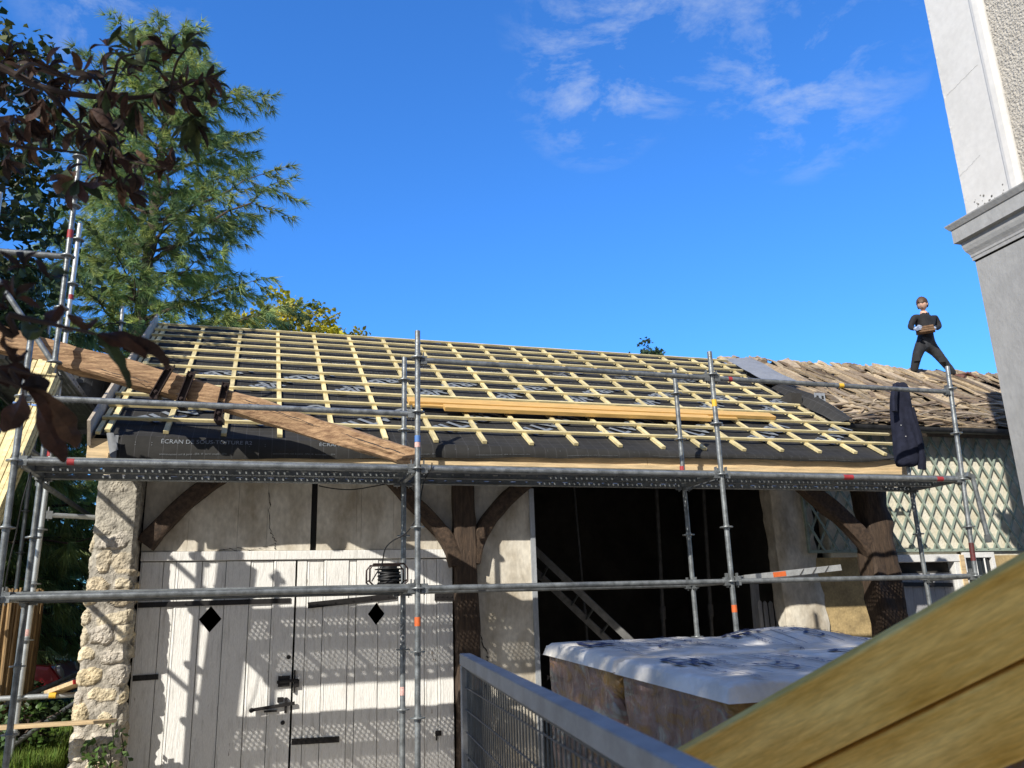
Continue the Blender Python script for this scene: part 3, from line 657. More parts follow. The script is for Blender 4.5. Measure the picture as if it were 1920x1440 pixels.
def hband(o, x0, x1, z, m_, y=YF): b = MB(); b.tube([(x0,y,z),(x1,y,z)], .0254, 14, cap=False); b.build('sticker', M[m_], o, smooth=True)
hx = lambda x, y: P(x, y, Y=YF).x
hband(led['p',0], hx(126,865), hx(140,866), ZPF, 'sticker_red')
hband(led['p',2], hx(1580,893), hx(1598,893), ZPF, 'sticker_red'); hband(led['p',2], hx(1755,899), hx(1767,899), ZPF, 'sticker_red')
hband(led['g',2], hx(1364,708), hx(1371,708), 3.829, 'sticker_red'); hband(led['g',2], hx(1571,720), hx(1580,720), 3.828, 'sticker_yellow')
lt = MB(); xq, zq = TI[1][0], P(755,1165,Y=YI).z
put_text(lt, 'INLOT', .075, lambda u, v: (xq + .0258*math.sin((v-.028)/.0258*.9), YI - .0258*math.cos((v-.028)/.0258*.9), zq - u))
lt.build('printed_lettering', M['white'], stds['i',1])

# scaffold round the left gable, standing behind and left of the barn corner
sg = thing('scaffold', (-2.3, 9.6, .5), 'thinner sunlit scaffold rising beside the left gable, behind the stone pillar', 'scaffold')
zt_ = P(152,420,Y=8.9).z
s1 = standard(sg, (-1.94,8.9,.77), (-1.90,8.9,zt_), [1.05+.5*k for k in range(12)], 'galv_new', jack=True)
za, zb_ = P(133,553,Y=8.9).z, P(133,562,Y=8.9).z
b = MB(); b.tube([(-1.905,8.9,za),(-1.905,8.9,zb_)], .0256, 12, cap=False); b.build('sticker', M['sticker_red'], s1, smooth=True)
za, zb_ = P(92,842,Y=8.9).z, P(92,856,Y=8.9).z; b = MB(); b.tube([(-1.925,8.9,za),(-1.925,8.9,zb_)], .0256, 12, cap=False); b.build('sticker', M['sticker_red'], s1, smooth=True)
za, zb_ = P(49,1180,Y=8.9).z, P(47,1193,Y=8.9).z; b = MB(); b.tube([(-1.935,8.9,za),(-1.935,8.9,zb_)], .0256, 12, cap=False); b.build('sticker', M['sticker_pink'], s1, smooth=True)
standard(sg, (-2.67,8.9,.6), (-2.67,8.9,6.0), [1.05+.5*k for k in range(11)], 'galv_new', jack=True)
standard(sg, (-1.82,11.47,.6), (-1.82,11.47,P(230,575,Y=11.47).z), [1.05+.5*k for k in range(11)], 'galv_new', jack=True)
standard(sg, (-2.67,11.47,.6), (-2.67,11.47,5.5), [1.05+.5*k for k in range(10)], 'galv_new', jack=True)
zz_ = P(85,965,Y=8.9).z
ledger(sg, (-1.93,8.9,zz_), (-1.15,9.3,zz_), 'transom', material='galv_new')
zz2 = P(85,1306,Y=8.9).z
t2 = ledger(sg, (-2.67,8.9,zz2), (-1.2,8.95,zz2), 'ledger', material='galv_new')
b = MB(); b.tube([P(92,1304,Y=8.9), P(105,1304,Y=8.9)], .0258, 12, cap=False); b.build('sticker', M['sticker_yellow'], t2, smooth=True)
for zz_ in (2.87, 3.98): ledger(sg, (-1.80,8.0,zz_), (-1.80,11.4,zz_+.02), 'ledger', material='galv')
for zz_ in (2.95, 3.95): ledger(sg, (-2.62,6.6,zz_), (-2.62,9.2,zz_), 'guard_rail', material='galv')
q = MB(); q.tube([P(20,1400,Y=9.0), P(150,1312,Y=9.6)], .0242, 12); q.build('brace', M['galv'], sg, smooth=True)
q = MB(); q.tube([P(10,1322,Y=9.4), P(148,1262,Y=10.2)], .0242, 12); q.build('brace', M['galv'], sg, smooth=True)
q = MB(); q.tube([P(-40,470,Y=YI+.06), P(101,683,Y=YI+.06)], .0242, 12); q.build('brace', M['galv'], sg, smooth=True)
q = MB(); q.tube([(-4.8,YI,P(0,472,Y=YI).z), (-1.74,YI,P(120,481,Y=YI).z)], .027, 12); q.build('guard_rail', M['galv'], sg, smooth=True)
q = MB(); q.tube([P(-30,790,Y=7.9), P(95,870,Y=8.6)], .0242, 12); q.build('brace', M['galv'], sg, smooth=True)
q = MB(); q.tube([P(-30,690,Y=8.9), P(90,690,Y=8.9)], .0242, 12); q.build('ledger', M['galv_new'], sg, smooth=True)
zd = P(150,743,Y=9.7).z
for a, c in ((-2.62,-2.23),(-2.21,-1.80)): deck(sg, 8.2, 11.4, a, c, zd, along='y', material='deck')

# ------------------------------------------------------------------ things about the scaffold and roof
# the old hewn beam leaning from the gable scaffold down to the walkway
bpts = [P(-160,585,Y=8.02), P(5,637,Y=7.98), P(120,668,Y=7.95), P(330,725,Y=7.9), P(560,792,Y=7.72), P(778,862,Y=7.42)]
b = MB(); b.rough(bpts, .19, .235, amp=.022, freq=3.2, seed=11, w2=.15, h2=.16, rnd=.22, m=6)
beam = tag(b.build('timber_beam', M['hewn'], smooth=True), 'old reddish hewn timber beam leaning down across the roof to the walkway', 'beam')
def beam_crack(pts, wd):
    pp_ = smooth_pts0([P(x, y, Y=yy) for x, y, yy in pts]); q = MB()
    for i, (a, c) in enumerate(zip(pp_, pp_[1:])):
        ww = wd*(.35+.65*abs(math.sin(i*1.7))); q.add([a-V((0,0,ww)), c-V((0,0,ww)), c+V((0,0,ww*.6)), a+V((0,0,ww*.6))], [(0,1,2,3)])
    q.build('split', M['black'], beam)
def smooth_pts0(p):
    o = []
    for a, c in zip(p, p[1:]):
        for k in range(6): o.append(a.lerp(c,k/6)+V((0,0,.006*rnd.uniform(-1,1))))
    return o+[p[-1]]
for (xa, ya, xb, yb_) in ((318,690,292,735),(358,702,340,748),(423,722,410,775)):
    c0_, c1_ = P(xa, ya, Y=7.72), P(xb, yb_, Y=7.74); q = MB(); d = (c1_-c0_).normalized(); c0_ -= d*.03; c1_ += d*.04
    for o_ in (-.03, .03): q.bar(c0_+V((o_,0,0)), c1_+V((o_,0,0)), .008, .05, up=(0,1,0))
    q.bar(c0_+V((0,.02,0)), c1_+V((0,.02,0)), .066, .008, up=(0,1,0))
    for e in (c0_+d*.04, c1_-d*.04): q.lathe(e+V((0,-.0,0)), [(.018,0),(.018,.02),(.010,.02),(.010,.035)], 8, axis=(0,-1,0))
    q.bar(c1_, c1_+V((.02,.28,.02)), .066, .05)
    q.build('bracket', M['rust'], beam)
beam_crack([(448,745,7.69),(520,772,7.65),(600,800,7.58)],.005); beam_crack([(640,812,7.53),(700,832,7.44),(760,852,7.36)],.007); beam_crack([(180,690,7.82),(240,706,7.80),(285,718,7.79)],.005); beam_crack([(330,738,7.77),(352,742,7.76)],.006)
# timbers resting on the battens
def board_on_roof(px0, px1, s_, n0, h, wd, label, name='roof_timber'):
    up = rp(0,0,1)-rp(0,0,0)
    q = MB(); q.bar(rp(px0,s_,n0+h/2), rp(px1,s_+.01,n0+h/2), wd, h, up=up); return tag(q.build(name, M['larch'], bevel=.003), label, 'timber', 'long timbers lying on the roof battens')
board_on_roof(1.62, 6.45, 1.20, .060, .045, .17, 'longest orange timber lying on the roof battens, uppermost of the three')
board_on_roof(2.00, 5.40, .985, .061, .05, .12, 'pale orange timber lying in front of the longest one on the battens')
board_on_roof(1.66, 5.85, 1.08, .059, .022, .05, 'thin timber end sticking out between the two orange timbers on the roof')
# bundle of laths
lb = thing('lath_bundle', (-2.50,6.9,0), 'bundle of pale yellow laths strapped together and stood leaning in the scaffold', 'laths')
A, B_ = V((-2.50,6.95,.02)), P(92,684,Y=7.42); dr_ = (B_-A).normalized(); side = V((.93,-.30,0)); side = (side-dr_*side.dot(dr_)).normalized(); nn = dr_.cross(side)
for i in range(6):
    for j in range(3):
        o_ = side*((i-2.5)*.042+rnd.uniform(-.003,.003)) + nn*((j-1)*.030+rnd.uniform(-.004,.004)); top = rnd.uniform(-.05,.03) + (.0 if i < 4 else -.10); q = MB(); q.bar(A+o_, B_+o_+dr_*top, .0355, .0265, up=nn); q.build('lath', M['lath'], lb)
b = MB(); c = A.lerp(B_,.90)
for a_, d_ in ((-1,1),): 
    pts = [c+side*(sx_*.129)+nn*(sn_*.046) for sx_, sn_ in ((-1,-1),(1,-1),(1,1),(-1,1),(-1,-1))]
    for p_, q_ in zip(pts, pts[1:]): b.bar(p_, q_, .002, .016, up=dr_)
b.build('strap', M['sticker_blue'], lb)
# black tub on the gable deck
tb = thing('tub', (-1.98,10.35,zd), 'black plastic builder tub standing on the high gable deck', 'tub')
tz = zd+.005
b = MB(); H_ = .40; b.lathe((-1.98,10.35,tz), [(.235,0),(.30,H_),(.285,H_),(.225,.02)], 36, close=False); b.lathe((-1.98,10.35,tz), [(.232,0),(.232,.02)], 36); b.build('tub_body', M['plastic'], tb, smooth=True)
b = MB(); b.lathe((-1.98,10.35,tz+H_), [(.298,-.03),(.318,-.025),(.322,.0),(.318,.012),(.296,.012)], 36, close=False); b.build('rim', M['plastic'], tb, smooth=True)
b = MB()
for k in range(12):
    a = k*math.pi/6; d = V((math.cos(a),math.sin(a),0)); b.bar(V((-1.98,10.35,tz))+d*.238, V((-1.98,10.35,tz+H_-.03))+d*.300, .012, .012, up=d)
b.bar((-2.05,10.35-.31,tz+.26), (-1.91,10.35-.31,tz+.26), .03, .05); b.build('rib', M['plastic'], tb)
# cable reel sitting on the two lower ledgers
cr_ = thing('cable_reel', (1.10,7.36,1.89), 'black cable reel in a tube frame sitting on the lower scaffold rail', 'reel')
xl, xr = P(690,1100,Y=7.36).x, P(760,1100,Y=7.36).x; z0_, z1_ = 1.895, P(725,1059,Y=7.36).z
b = MB()
for y in (7.25, 7.47):
    b.tube([(xl+.04,y,z0_),(xl,y,z0_+.04),(xl,y,z1_-.04),(xl+.03,y,z1_),(xr-.03,y,z1_),(xr,y,z1_-.04),(xr,y,z0_+.04),(xr-.04,y,z0_),(xl+.04,y,z0_)], .008, 8)
for x in (xl, xr): b.tube([(x,7.25,z0_+.05),(x,7.47,z0_+.05)], .007, 8)
b.build('reel_frame', M['rust'], cr_, smooth=True)
xm = (xl+xr)/2+.02
b = MB(); b.lathe((xm,7.36,z0_+.015), [(.12,0),(.12,.006)], 28); b.lathe((xm,7.36,z1_-.035), [(.05,-.008),(.125,-.006),(.125,0),(.05,0)], 28); b.build('reel_flange', M['black'], cr_, smooth=True)
b = MB(); pts = []; nturn = 11
for k in range(nturn*18):
    a = k*math.pi*2/18; t = k/(nturn*18); r_ = .080+.010*math.sin(t*31)+.008*rnd.random(); pts.append((xm+r_*math.cos(a), 7.36+r_*math.sin(a), z0_+.03+(z1_-z0_-.085)*t+.008*math.sin(a*1.3)))
b.tube(pts, .0095, 6); b.lathe((xm,7.36,z0_+.02), [(.068,0),(.07,(z1_-z0_)*.8)], 18); b.build('wound_cable', M['rubber'], cr_, smooth=True)
# the black cable up to the walkway
def smooth_pts(p, n=8):
    p = [V(q) for q in p]; o = []
    for i in range(len(p)-1):
        a, c = p[i], p[i+1]; p0 = p[max(0,i-1)]; p3 = p[min(len(p)-1,i+2)]
        for k in range(n):
            t = k/n; o.append(.5*((2*a)+(c-p0)*t+(2*p0-5*a+4*c-p3)*t*t+(3*a-p0-3*c+p3)*t**3))
    return o+[p[-1]]
b = MB(); b.tube(smooth_pts([P(697,1090,Y=7.2), P(706,1075,Y=7.18), P(716,1058,Y=7.15), P(722,1030,Y=7.1), P(735,1015,Y=7.08), P(758,1002,Y=7.06), P(775,982,Y=7.05), P(786,955,Y=7.04), P(790,925,Y=7.04), P(796,900,Y=7.03), P(808,880,Y=6.965), P(810,868,Y=6.97)]), .0055, 6)
tag(b.build('power_cable', M['rubber'], smooth=True), 'thin black cable rising from the cable reel to the walkway', 'cable')
b = MB(); b.tube(smooth_pts([P(598,911,Y=7.72), P(625,916,Y=7.74), P(660,918,Y=7.74), P(700,912,Y=7.72), P(735,905,Y=7.70)]), .0055, 6)
tag(b.build('power_cable', M['rubber'], smooth=True), 'short black cable sagging under the walkway in front of the plaster', 'cable')
b = MB(); b.tube(smooth_pts([P(58,885,Y=7.2), P(42,940,Y=7.2), P(30,1000,Y=7.25), P(16,1060,Y=7.25), P(4,1130,Y=7.3), P(-6,1200,Y=7.3)]), .005, 6)
tag(b.build('hanging_rope', M['rubber'], smooth=True), 'thin dark rope hanging from the walkway beside the lath bundle', 'rope')
# navy jacket hung over the end of the inner post
def jacket():
    b = MB(); rows = [(716,1680,1700,.07),(724,1676,1706,.11),(740,1673,1708,.13),(762,1673,1711,.15),(785,1675,1717,.17),(810,1678,1722,.18),(835,1679,1727,.18),(855,1679,1731,.17),(868,1681,1735,.15),(874,1684,1722,.13)]
    n = 28; vs = []
    for k, (y, xa, xb, dp) in enumerate(rows):
        a, c = P(xa,y,Y=7.66), P(xb,y,Y=7.66); cx, hw = (a+c)/2, (c.x-a.x)/2
        for i in range(n):
            t = 2*math.pi*i/n; f = 1+.11*math.sin(t*5+k*.35)+.07*math.sin(t*9-k*.6)
            if k == 0: f *= .75
            p = V((cx.x+hw*math.cos(t)*(.93+.07*math.sin(t*5+k*.35)), 7.68+dp*.62*math.sin(t)*f, cx.z + .012*math.sin(t*4+k)))
            vs.append(p + V((1,1,1))*.006*noise.noise(p*14))
    b.add(vs, [(k*n+i, k*n+(i+1)%n, (k+1)*n+(i+1)%n, (k+1)*n+i) for k in range(len(rows)-1) for i in range(n)] + [tuple(range(n))[::-1], tuple(range((len(rows)-1)*n, len(rows)*n))])
    return b
jk = thing('jacket', (7.2,7.68,2.9), 'dark navy jacket hanging from the rail at the right end of the scaffold', 'jacket')
o = jacket().build('jacket_body', M['navy'], jk, smooth=True); sb = o.modifiers.new('s','SUBSURF'); sb.levels = sb.render_levels = 1
b = MB(); b.rough([P(1706,765,Y=7.57), P(1716,800,Y=7.55), P(1724,835,Y=7.56), P(1729,860,Y=7.58), P(1728,880,Y=7.6)], .085, .07, up=(0,1,0), amp=.012, freq=9, seed=21, w2=.075, rnd=.45); b.build('sleeve', M['navy'], jk, smooth=True)
b = MB(); b.rough([P(1680,722,Y=7.6), P(1676,745,Y=7.55), P(1677,772,Y=7.55)], .06, .05, up=(0,1,0), amp=.01, freq=9, seed=22, rnd=.45); b.build('hood', M['navy'], jk, smooth=True)
b = MB()
for x, y in ((1690,797),(1699,818)):
    c = P(x,y,Y=7.545); b.box((c.x-.009,c.y,c.z-.003),(c.x+.004,c.y+.004,c.z+.003))
b.build('speck', M['white'], jk)
# aluminium ladder lying on the lower rails at the right
lad = thing('ladder', (5.5,7.85,1.9), 'short aluminium ladder laid flat on the lower rails, its near end in the sun', 'ladder')
a, c = P(1395,1084,Y=7.76), P(1576,1064,Y=7.62)
for o_, k in ((V((0,0,0)),0),(V((.05,.36,.0)),1)):
    q = MB(); q.bar(a+o_, c+o_, .028, .062); q.build('rail', M['alu'], lad)
for k in range(6):
    t = (k+.6)/6.2; q = MB(); p_ = a.lerp(c,t); q.tube([p_, p_+V((.05,.36,0))], .015, 8); q.build('rung', M['alu'], lad, smooth=True)
q = MB(); p_, q_ = a.lerp(c,.29), a.lerp(c,.42); q.bar(p_+V((0,-.016,0)), q_+V((0,-.016,0)), .003, .05); q.build('sticker', M['sticker_orange'], lad)
for k in range(3):
    q = MB(); p_ = a.lerp(c,.58+.13*k); q.bar(p_+V((-.02,-.016,-.03)), p_+V((.03,-.016,.03)), .004, .02, up=(0,1,0)); q.build('dark_strap', M['black'], lad)
# inside the open bay: ladder, props, pickets
lad = thing('ladder', (4.6,10,1.2), 'long grey ladder leaning in the dark open bay', 'ladder')
a, c = P(960,990,Y=10.2), P(1215,1232,Y=9.9); off = V((-.0,.30,-.16))
for o_ in (V((0,0,0)), off):
    q = MB(); q.bar(a+o_, c+o_, .03, .085, up=(0,-.35,1)); q.build('rail', M['shaded_alu'], lad)
for k in range(9):
    t = (k+.5)/9; q = MB(); p_ = a.lerp(c,t); q.tube([p_+off*.05+V((0,-.02,0)), p_+off*.95], .016, 8); q.build('rung', M['galv'], lad, smooth=True)
for i, (x0p, y0p, x1p, y1p, r_) in enumerate(((1230,905,1241,1210,.028),(1318,905,1331,1215,.028),(1075,905,1108,1215,.018))):
    a, c = P(x0p,y0p,Y=10.6), P(x1p,y1p,Y=10.6); c.z = 0; lab = ['slim steel prop in the dark bay, second from the left','slim steel prop in the dark bay, nearest the picket panel','thinnest steel prop in the dark bay, behind the leaning ladder'][i]
    q = MB(); q.tube([c, a], r_, 10); q.tube([c.lerp(a,.45), c.lerp(a,.5)], r_*1.5, 10); q.lathe(c, [(.07,0),(.07,.008)], 12)
    tag(q.build('steel_prop', M['prop'], smooth=True), lab, 'prop', 'steel props in the dark bay')
pk = thing('picket_panel', (7.0,10.2,0), 'small grey green picket panel standing in the dark bay beside the pillar wall', 'fence')
for k in range(6):
    xq_ = 1424+10.5*k; a = P(xq_,1124-2*(k==5)+3*math.sin(k),Y=10.2); q = MB(); w_ = .055
    q.add([(a.x-w_/2,10.2,.1),(a.x+w_/2,10.2,.1),(a.x+w_/2,10.2,a.z-.03),(a.x,10.2,a.z),(a.x-w_/2,10.2,a.z-.03),(a.x-w_/2,10.225,.1),(a.x+w_/2,10.225,.1),(a.x+w_/2,10.225,a.z-.03),(a.x,10.225,a.z),(a.x-w_/2,10.225,a.z-.03)], [(0,1,2,3,4),(9,8,7,6,5),(0,5,6,1),(1,6,7,2),(2,7,8,3),(3,8,9,4),(4,9,5,0)])
    q.build('picket', M['greydoor'], pk)
for z in (.4, 1.3): q = MB(); q.box((6.75,10.226,z),(7.28,10.25,z+.07)); q.build('rail', M['greydoor'], pk)
q = MB(); a, c = P(1414,1095,Y=10.35), P(1422,1225,Y=10.35); c.z = 0; q.bar(c, a, .12, .03, up=(0,1,0)); tag(q.build('wide_plank', M['greydoor']), 'pale green plank standing upright left of the picket panel', 'plank')
# boards low on the left
q = MB(); a, c = P(-60,1368,Y=8.32), P(218,1351,Y=8.36); q.bar(a, c, .14, .032, w2=.13, h2=.026); tag(q.build('scaffold_plank', M['pine'], bevel=.004), 'bare plank lying across the foot of the stone pillar', 'plank')
q = MB(); a, c = P(98,1298,Y=9.05), P(152,1278,Y=8.75); q.bar(a, c, .16, .035); o = tag(q.build('board_offcut', M['pine']), 'short board with a red painted end resting on the low tube', 'board')
q = MB(); q.bar(c, c+(c-a).normalized()*.012, .162, .037); q.build('painted_end', M['red'], o)
# roll of reed screen and what can be seen beyond the garden
rs = MB()
for k in range(220):
    a = rnd.random()*6.28; r_ = .34*math.sqrt(rnd.random()) if k < 60 else .34*rnd.uniform(.93,1.0); x, y = -2.36+r_*math.cos(a), 9.7+r_*math.sin(a); c = rnd.uniform(.6,1.4)
    rs.tube([(x,y,.5),(x+rnd.uniform(-.02,.02),y+rnd.uniform(-.02,.02),2.02+rnd.uniform(-.04,.03))], .012, 5, col=(c,c*.97,c*.9))
tag(rs.build('reed_roll', M['reed']), 'brown reed screen rolled up and stood on end at the far left', 'reed screen')

# ------------------------------------------------------------------ the old building on the right
YW = 9.75
ob = thing('old_outbuilding', (10.5, YW, 0), 'old cream outbuilding with a stripped roof of bare split wood on the right', 'outbuilding')
b = MB(); b.box((7.52,YW,2.25),(15,YW+.3,4.06)); b.build('wall', M['cream'], ob)
b = MB(); b.box((7.05,YW+.02,0),(8.42,YW+.3,2.25)); b.box((9.66,YW,0),(9.72,YW+.3,2.3)); b.box((10.25,YW,0),(15,YW+.3,2.25)); b.box((9.72,YW,0),(10.25,YW+.3,1.6)); b.build('lower_wall', M['ochre'], ob)
b = MB(); b.rough([(7.00,YW+.12,0),(7.02,YW+.10,1.2),(7.0,YW+.12,2.5),(7.0,YW+.12,4.0)], .62, .25, up=(0,1,0), amp=.03, seed=31); b.build('whitewashed_pier', M['plaster'], ob, smooth=True)
b = MB(); b.box((8.38,YW-.05,2.17),(9.66,YW+.1,2.27)); b.box((8.36,YW-.04,0),(8.44,YW+.1,2.17)); b.box((9.55,YW-.04,0),(9.655,YW+.1,2.17)); b.build('door_frame', M['white'], ob, bevel=.005)
b = MB(); x = 8.45
for wd in (.17,.2,.16,.21,.18,.17):
    b.box((x+.003,YW+.03+rnd.uniform(0,.01),.03),(min(x+wd,9.54)-.003,YW+.07,2.02)); x += wd
b.box((8.45,YW+.08,.03),(9.54,YW+.1,2.17), mi=1)
o = b.build('door', [M['greydoor'], M['dark_wall']], ob)
b = MB(); b.bar((8.46,YW+.015,1.88),(9.5,YW+.015,1.85),.012,.055); b.build('strap_hinge', M['black'], o)
b = MB(); b.box((9.72,YW-.03,1.6),(10.3,YW+.05,1.66)); b.box((9.72,YW-.03,2.22),(10.3,YW+.05,2.30)); b.box((9.72,YW-.03,1.66),(9.77,YW+.05,2.22)); b.box((10.24,YW-.03,1.66),(10.3,YW+.05,2.22))
wn = b.build('window', M['white'], ob, bevel=.004)
b = MB(); b.box((9.77,YW+.02,1.66),(10.24,YW+.03,2.22)); b.build('pane', M['glass'], wn)
b = MB()
for x in (9.96,10.12): b.tube([(x,YW-.01,1.66),(x,YW-.01,2.22)], .012, 8)
b.build('window_bar', M['white'], wn, smooth=True)
b = MB(); b.box((9.64,YW-.06,0),(9.715,YW-.002,2.26)); b.build('door_post', M['pine'], ob)
# stripped roof: boarding under rows of split, warped wood
OY, OZ = 9.52, 4.06; OS = 3.55
def op(x, s_, n=0): return V((x, OY + s_*CP - n*SP, OZ + s_*SP + n*CP))
b = MB()
vs = [op(7.45,0,-.05), op(15.2,0,-.05), op(15.2,OS,-.05), op(7.95,OS,-.05), op(7.45,0,-.13), op(15.2,0,-.13), op(15.2,OS,-.13), op(7.95,OS,-.13)]
b.add(vs, [(0,1,2,3),(7,6,5,4),(0,4,5,1),(1,5,6,2),(2,6,7,3),(3,7,4,0)], (.10,.08,.06))
b.add([op(15.2,OS,-.05), op(7.95,OS,-.05), V((7.95,16.5,4.0)), V((15.2,16.5,4.0))], [(0,1,2,3)], (.2,.15,.1))
rr = random.Random(5); tones = [(.48,.37,.23),(.42,.32,.21),(.54,.43,.28),(.34,.26,.18),(.46,.37,.27),(.26,.19,.13),(.58,.47,.32)]
def slat(x, s0, L, wd, th, ang, n0, lift):
    d = (op(math.sin(ang),math.cos(ang),0)-op(0,0,0)); a0 = op(x,s0,n0); k = 4; vs = []; side = (op(math.cos(ang),-math.sin(ang),0)-op(0,0,0)); nn = op(0,0,1)-op(0,0,0)
    tw = rr.uniform(-.5,.5); sag = rr.uniform(-.02,.05); wob = rr.uniform(-.03,.03)
    for i in range(k+1):
        t = i/k; c = a0 + d*(L*t) + nn*(lift*t + sag*math.sin(t*3.14)) + side*(wob*math.sin(t*4)); w2 = wd/2*(1-.25*abs(t-.5)*rr.uniform(0,1.6)); tt = tw*t
        sd = side*math.cos(tt)+nn*math.sin(tt); nu = nn*math.cos(tt)-side*math.sin(tt)
        vs += [c-sd*w2, c+sd*w2, c+sd*w2+nu*th, c-sd*w2+nu*th]
    fs = [(0,1,2,3),(4*k+3,4*k+2,4*k+1,4*k)] + [(4*i+j,4*i+(j+1)%4,4*i+4+(j+1)%4,4*i+4+j) for i in range(k) for j in range(4)]
    c = rr.choice(tones); f = rr.uniform(.38,.95); b.add(vs, fs, tuple(q*f for q in c))
def xl_(s_): return 7.55+.5*s_/OS
for row in range(6):
    s0 = .25+row*.58
    x = xl_(s0)
    while x < 15:
        wd = rr.uniform(.07,.16); L = rr.uniform(.6,1.4)
        if s0+L > OS+.06: L = OS+.06-s0+rr.uniform(-.05,.04)
        if rr.random() < .88: slat(x+wd/2, s0+rr.uniform(-.1,.05), L, wd, rr.uniform(.018,.04), rr.uniform(-.07,.03), rr.uniform(-.03,.02)+.02*(row%2), rr.uniform(-.02,.05))
        x += wd*rr.uniform(.75,1.1)
for k in range(260):       # broken laths slid down to the eave
    s0 = rr.random()**1.8*1.25-.05; slat(rr.uniform(xl_(s0),14.8), s0, rr.uniform(.35,1.3), rr.uniform(.02,.06), rr.uniform(.008,.018), rr.choice((-1,1))*rr.uniform(1.1,1.75), rr.uniform(.02,.07), rr.uniform(-.04,.05))
for k in range(45):
    s0 = rr.uniform(.2,3.0); slat(rr.uniform(xl_(s0)+.1,14.8), s0, rr.uniform(.25,.7), rr.uniform(.03,.07), .014, rr.uniform(-1.2,1.2), rr.uniform(.03,.08), rr.uniform(-.05,.06))
for k in range(160):       # ridge rubble
    x = rr.uniform(8.0,15); slat(x, OS-rr.uniform(.02,.2), rr.uniform(.1,.25), rr.uniform(.06,.16), rr.uniform(.02,.05), rr.uniform(-1.5,1.5), rr.uniform(-.03,.05), rr.uniform(-.04,.04))
b.build('roof', M['oldwood'], ob)
b = MB(); pr = [(math.cos(t)*.075, math.sin(t)*.075) for t in [math.pi+math.pi*i/10 for i in range(11)]]
vs = []; gx = [7.75+(15-7.75)*i/29 for i in range(30)]
for x in gx:
    for y, z in pr: vs.append((x, OY-.10+y, OZ-.02+z+.008*math.sin(x*1.3)))
b.add(vs, [(i*11+k, i*11+k+1, (i+1)*11+k+1, (i+1)*11+k) for i in range(29) for k in range(10)])
b.add(vs[:11], [tuple(range(11))])
for x in gx[::4]:
    b.tube([(x,OY-.10+1.06*y,OZ-.02+1.06*z) for y,z in pr], .008, 6)
b.build('gutter', M['gutter'], ob, smooth=True)
# grey sheet lapped from the new roof onto the old one, and the raised strip beside it
b = MB(); vs = []
for j in range(13):
    for i in range(6):
        s_ = 3.05+1.6*j/12; x = 7.46+.22*s_/SL + .52*i/5 - .10*math.sin(j*.5)*i/5*.3
        vs.append(rp(x, s_, .055 + .05*(i/5) + .012*noise.noise(V((x*4,s_*3,2)))))
b.add(vs, [(j*6+i, j*6+i+1, (j+1)*6+i+1, (j+1)*6+i) for j in range(12) for i in range(5)])
tag(b.build('flashing_sheet', M['sheet'], smooth=True), 'loose grey sheet lapped over the joint of the two roofs', 'sheet')
b = MB(); vs = []
for j in range(16):
    for i in range(9):
        t = i/8; s_ = 1.15+1.75*j/15; a = t*math.pi*.9; x = 7.40+.2*s_/SL + .36*t
        vs.append(rp(x, s_, .03 + .13*math.sin(a)*(.5+.5*math.sin(j/15*3.1)) + .02*noise.noise(V((t*3,s_*3,8)))))
b.add(vs, [(j*9+i, j*9+i+1, (j+1)*9+i+1, (j+1)*9+i) for j in range(15) for i in range(8)])
o = tag(b.build('membrane_strip', M['membrane'], smooth=True), 'bulging black membrane strip curling up at the right edge of the new roof', 'membrane')
lt = MB(); lt.box(tuple(rp(7.74,2.0,.155)-V((.10,.005,.06))), tuple(rp(7.74,2.0,.155)+V((.08,0,.07)))); c_ = rp(7.74,2.0,.155)
for dx in (-.05,.035): lt.box((c_.x+dx-.018,c_.y-.008,c_.z-.02),(c_.x+dx+.018,c_.y-.0055,c_.z+.03), mi=1)
lt.build('printed_label', [M['zinc'], M['membrane']], o)
# diamond trellis on its wall
tr = thing('trellis', (10, YW-.05, 2.3), 'green diamond trellis covering the upper wall of the old outbuilding', 'trellis')
tz0, tz1, tx0, tx1 = 2.34, 4.02, 7.18, 14.5
for sgn, y in ((1,YW-.035),(-1,YW-.05)):
    b = MB(); dxs = (tz1-tz0)/1.75; x = tx0-dxs
    while x < tx1+dxs:
        xa, za, xb, zb_ = x, tz0, x+dxs, tz1
        if sgn < 0: xa, xb = xb, xa
        # clip to the panel
        pa, pb = V((xa,y,za)), V((xb,y,zb_))
        def clip(p, q):
            if p.x < tx0: p = p.lerp(q,(tx0-p.x)/(q.x-p.x))
            if p.x > tx1: p = p.lerp(q,(p.x-tx1)/(p.x-q.x))
            return p
        if max(xa,xb) > tx0+.02 and min(xa,xb) < tx1-.02: b.bar(clip(pa,pb), clip(pb,pa), .032, .011, up=(0,1,0))
        x += .215
    b.build('lattice_slats', M['trellis'], tr)
b = MB(); b.box((tx0,YW-.045,tz0-.03),(tx1,YW-.01,tz0+.01)); b.box((tx0,YW-.047,tz1),(tx1,YW-.01,tz1+.03)); b.box((tx0-.03,YW-.046,tz0-.03),(tx0+.005,YW-.01,tz1+.03)); b.build('trellis_frame', M['trellis'], tr)

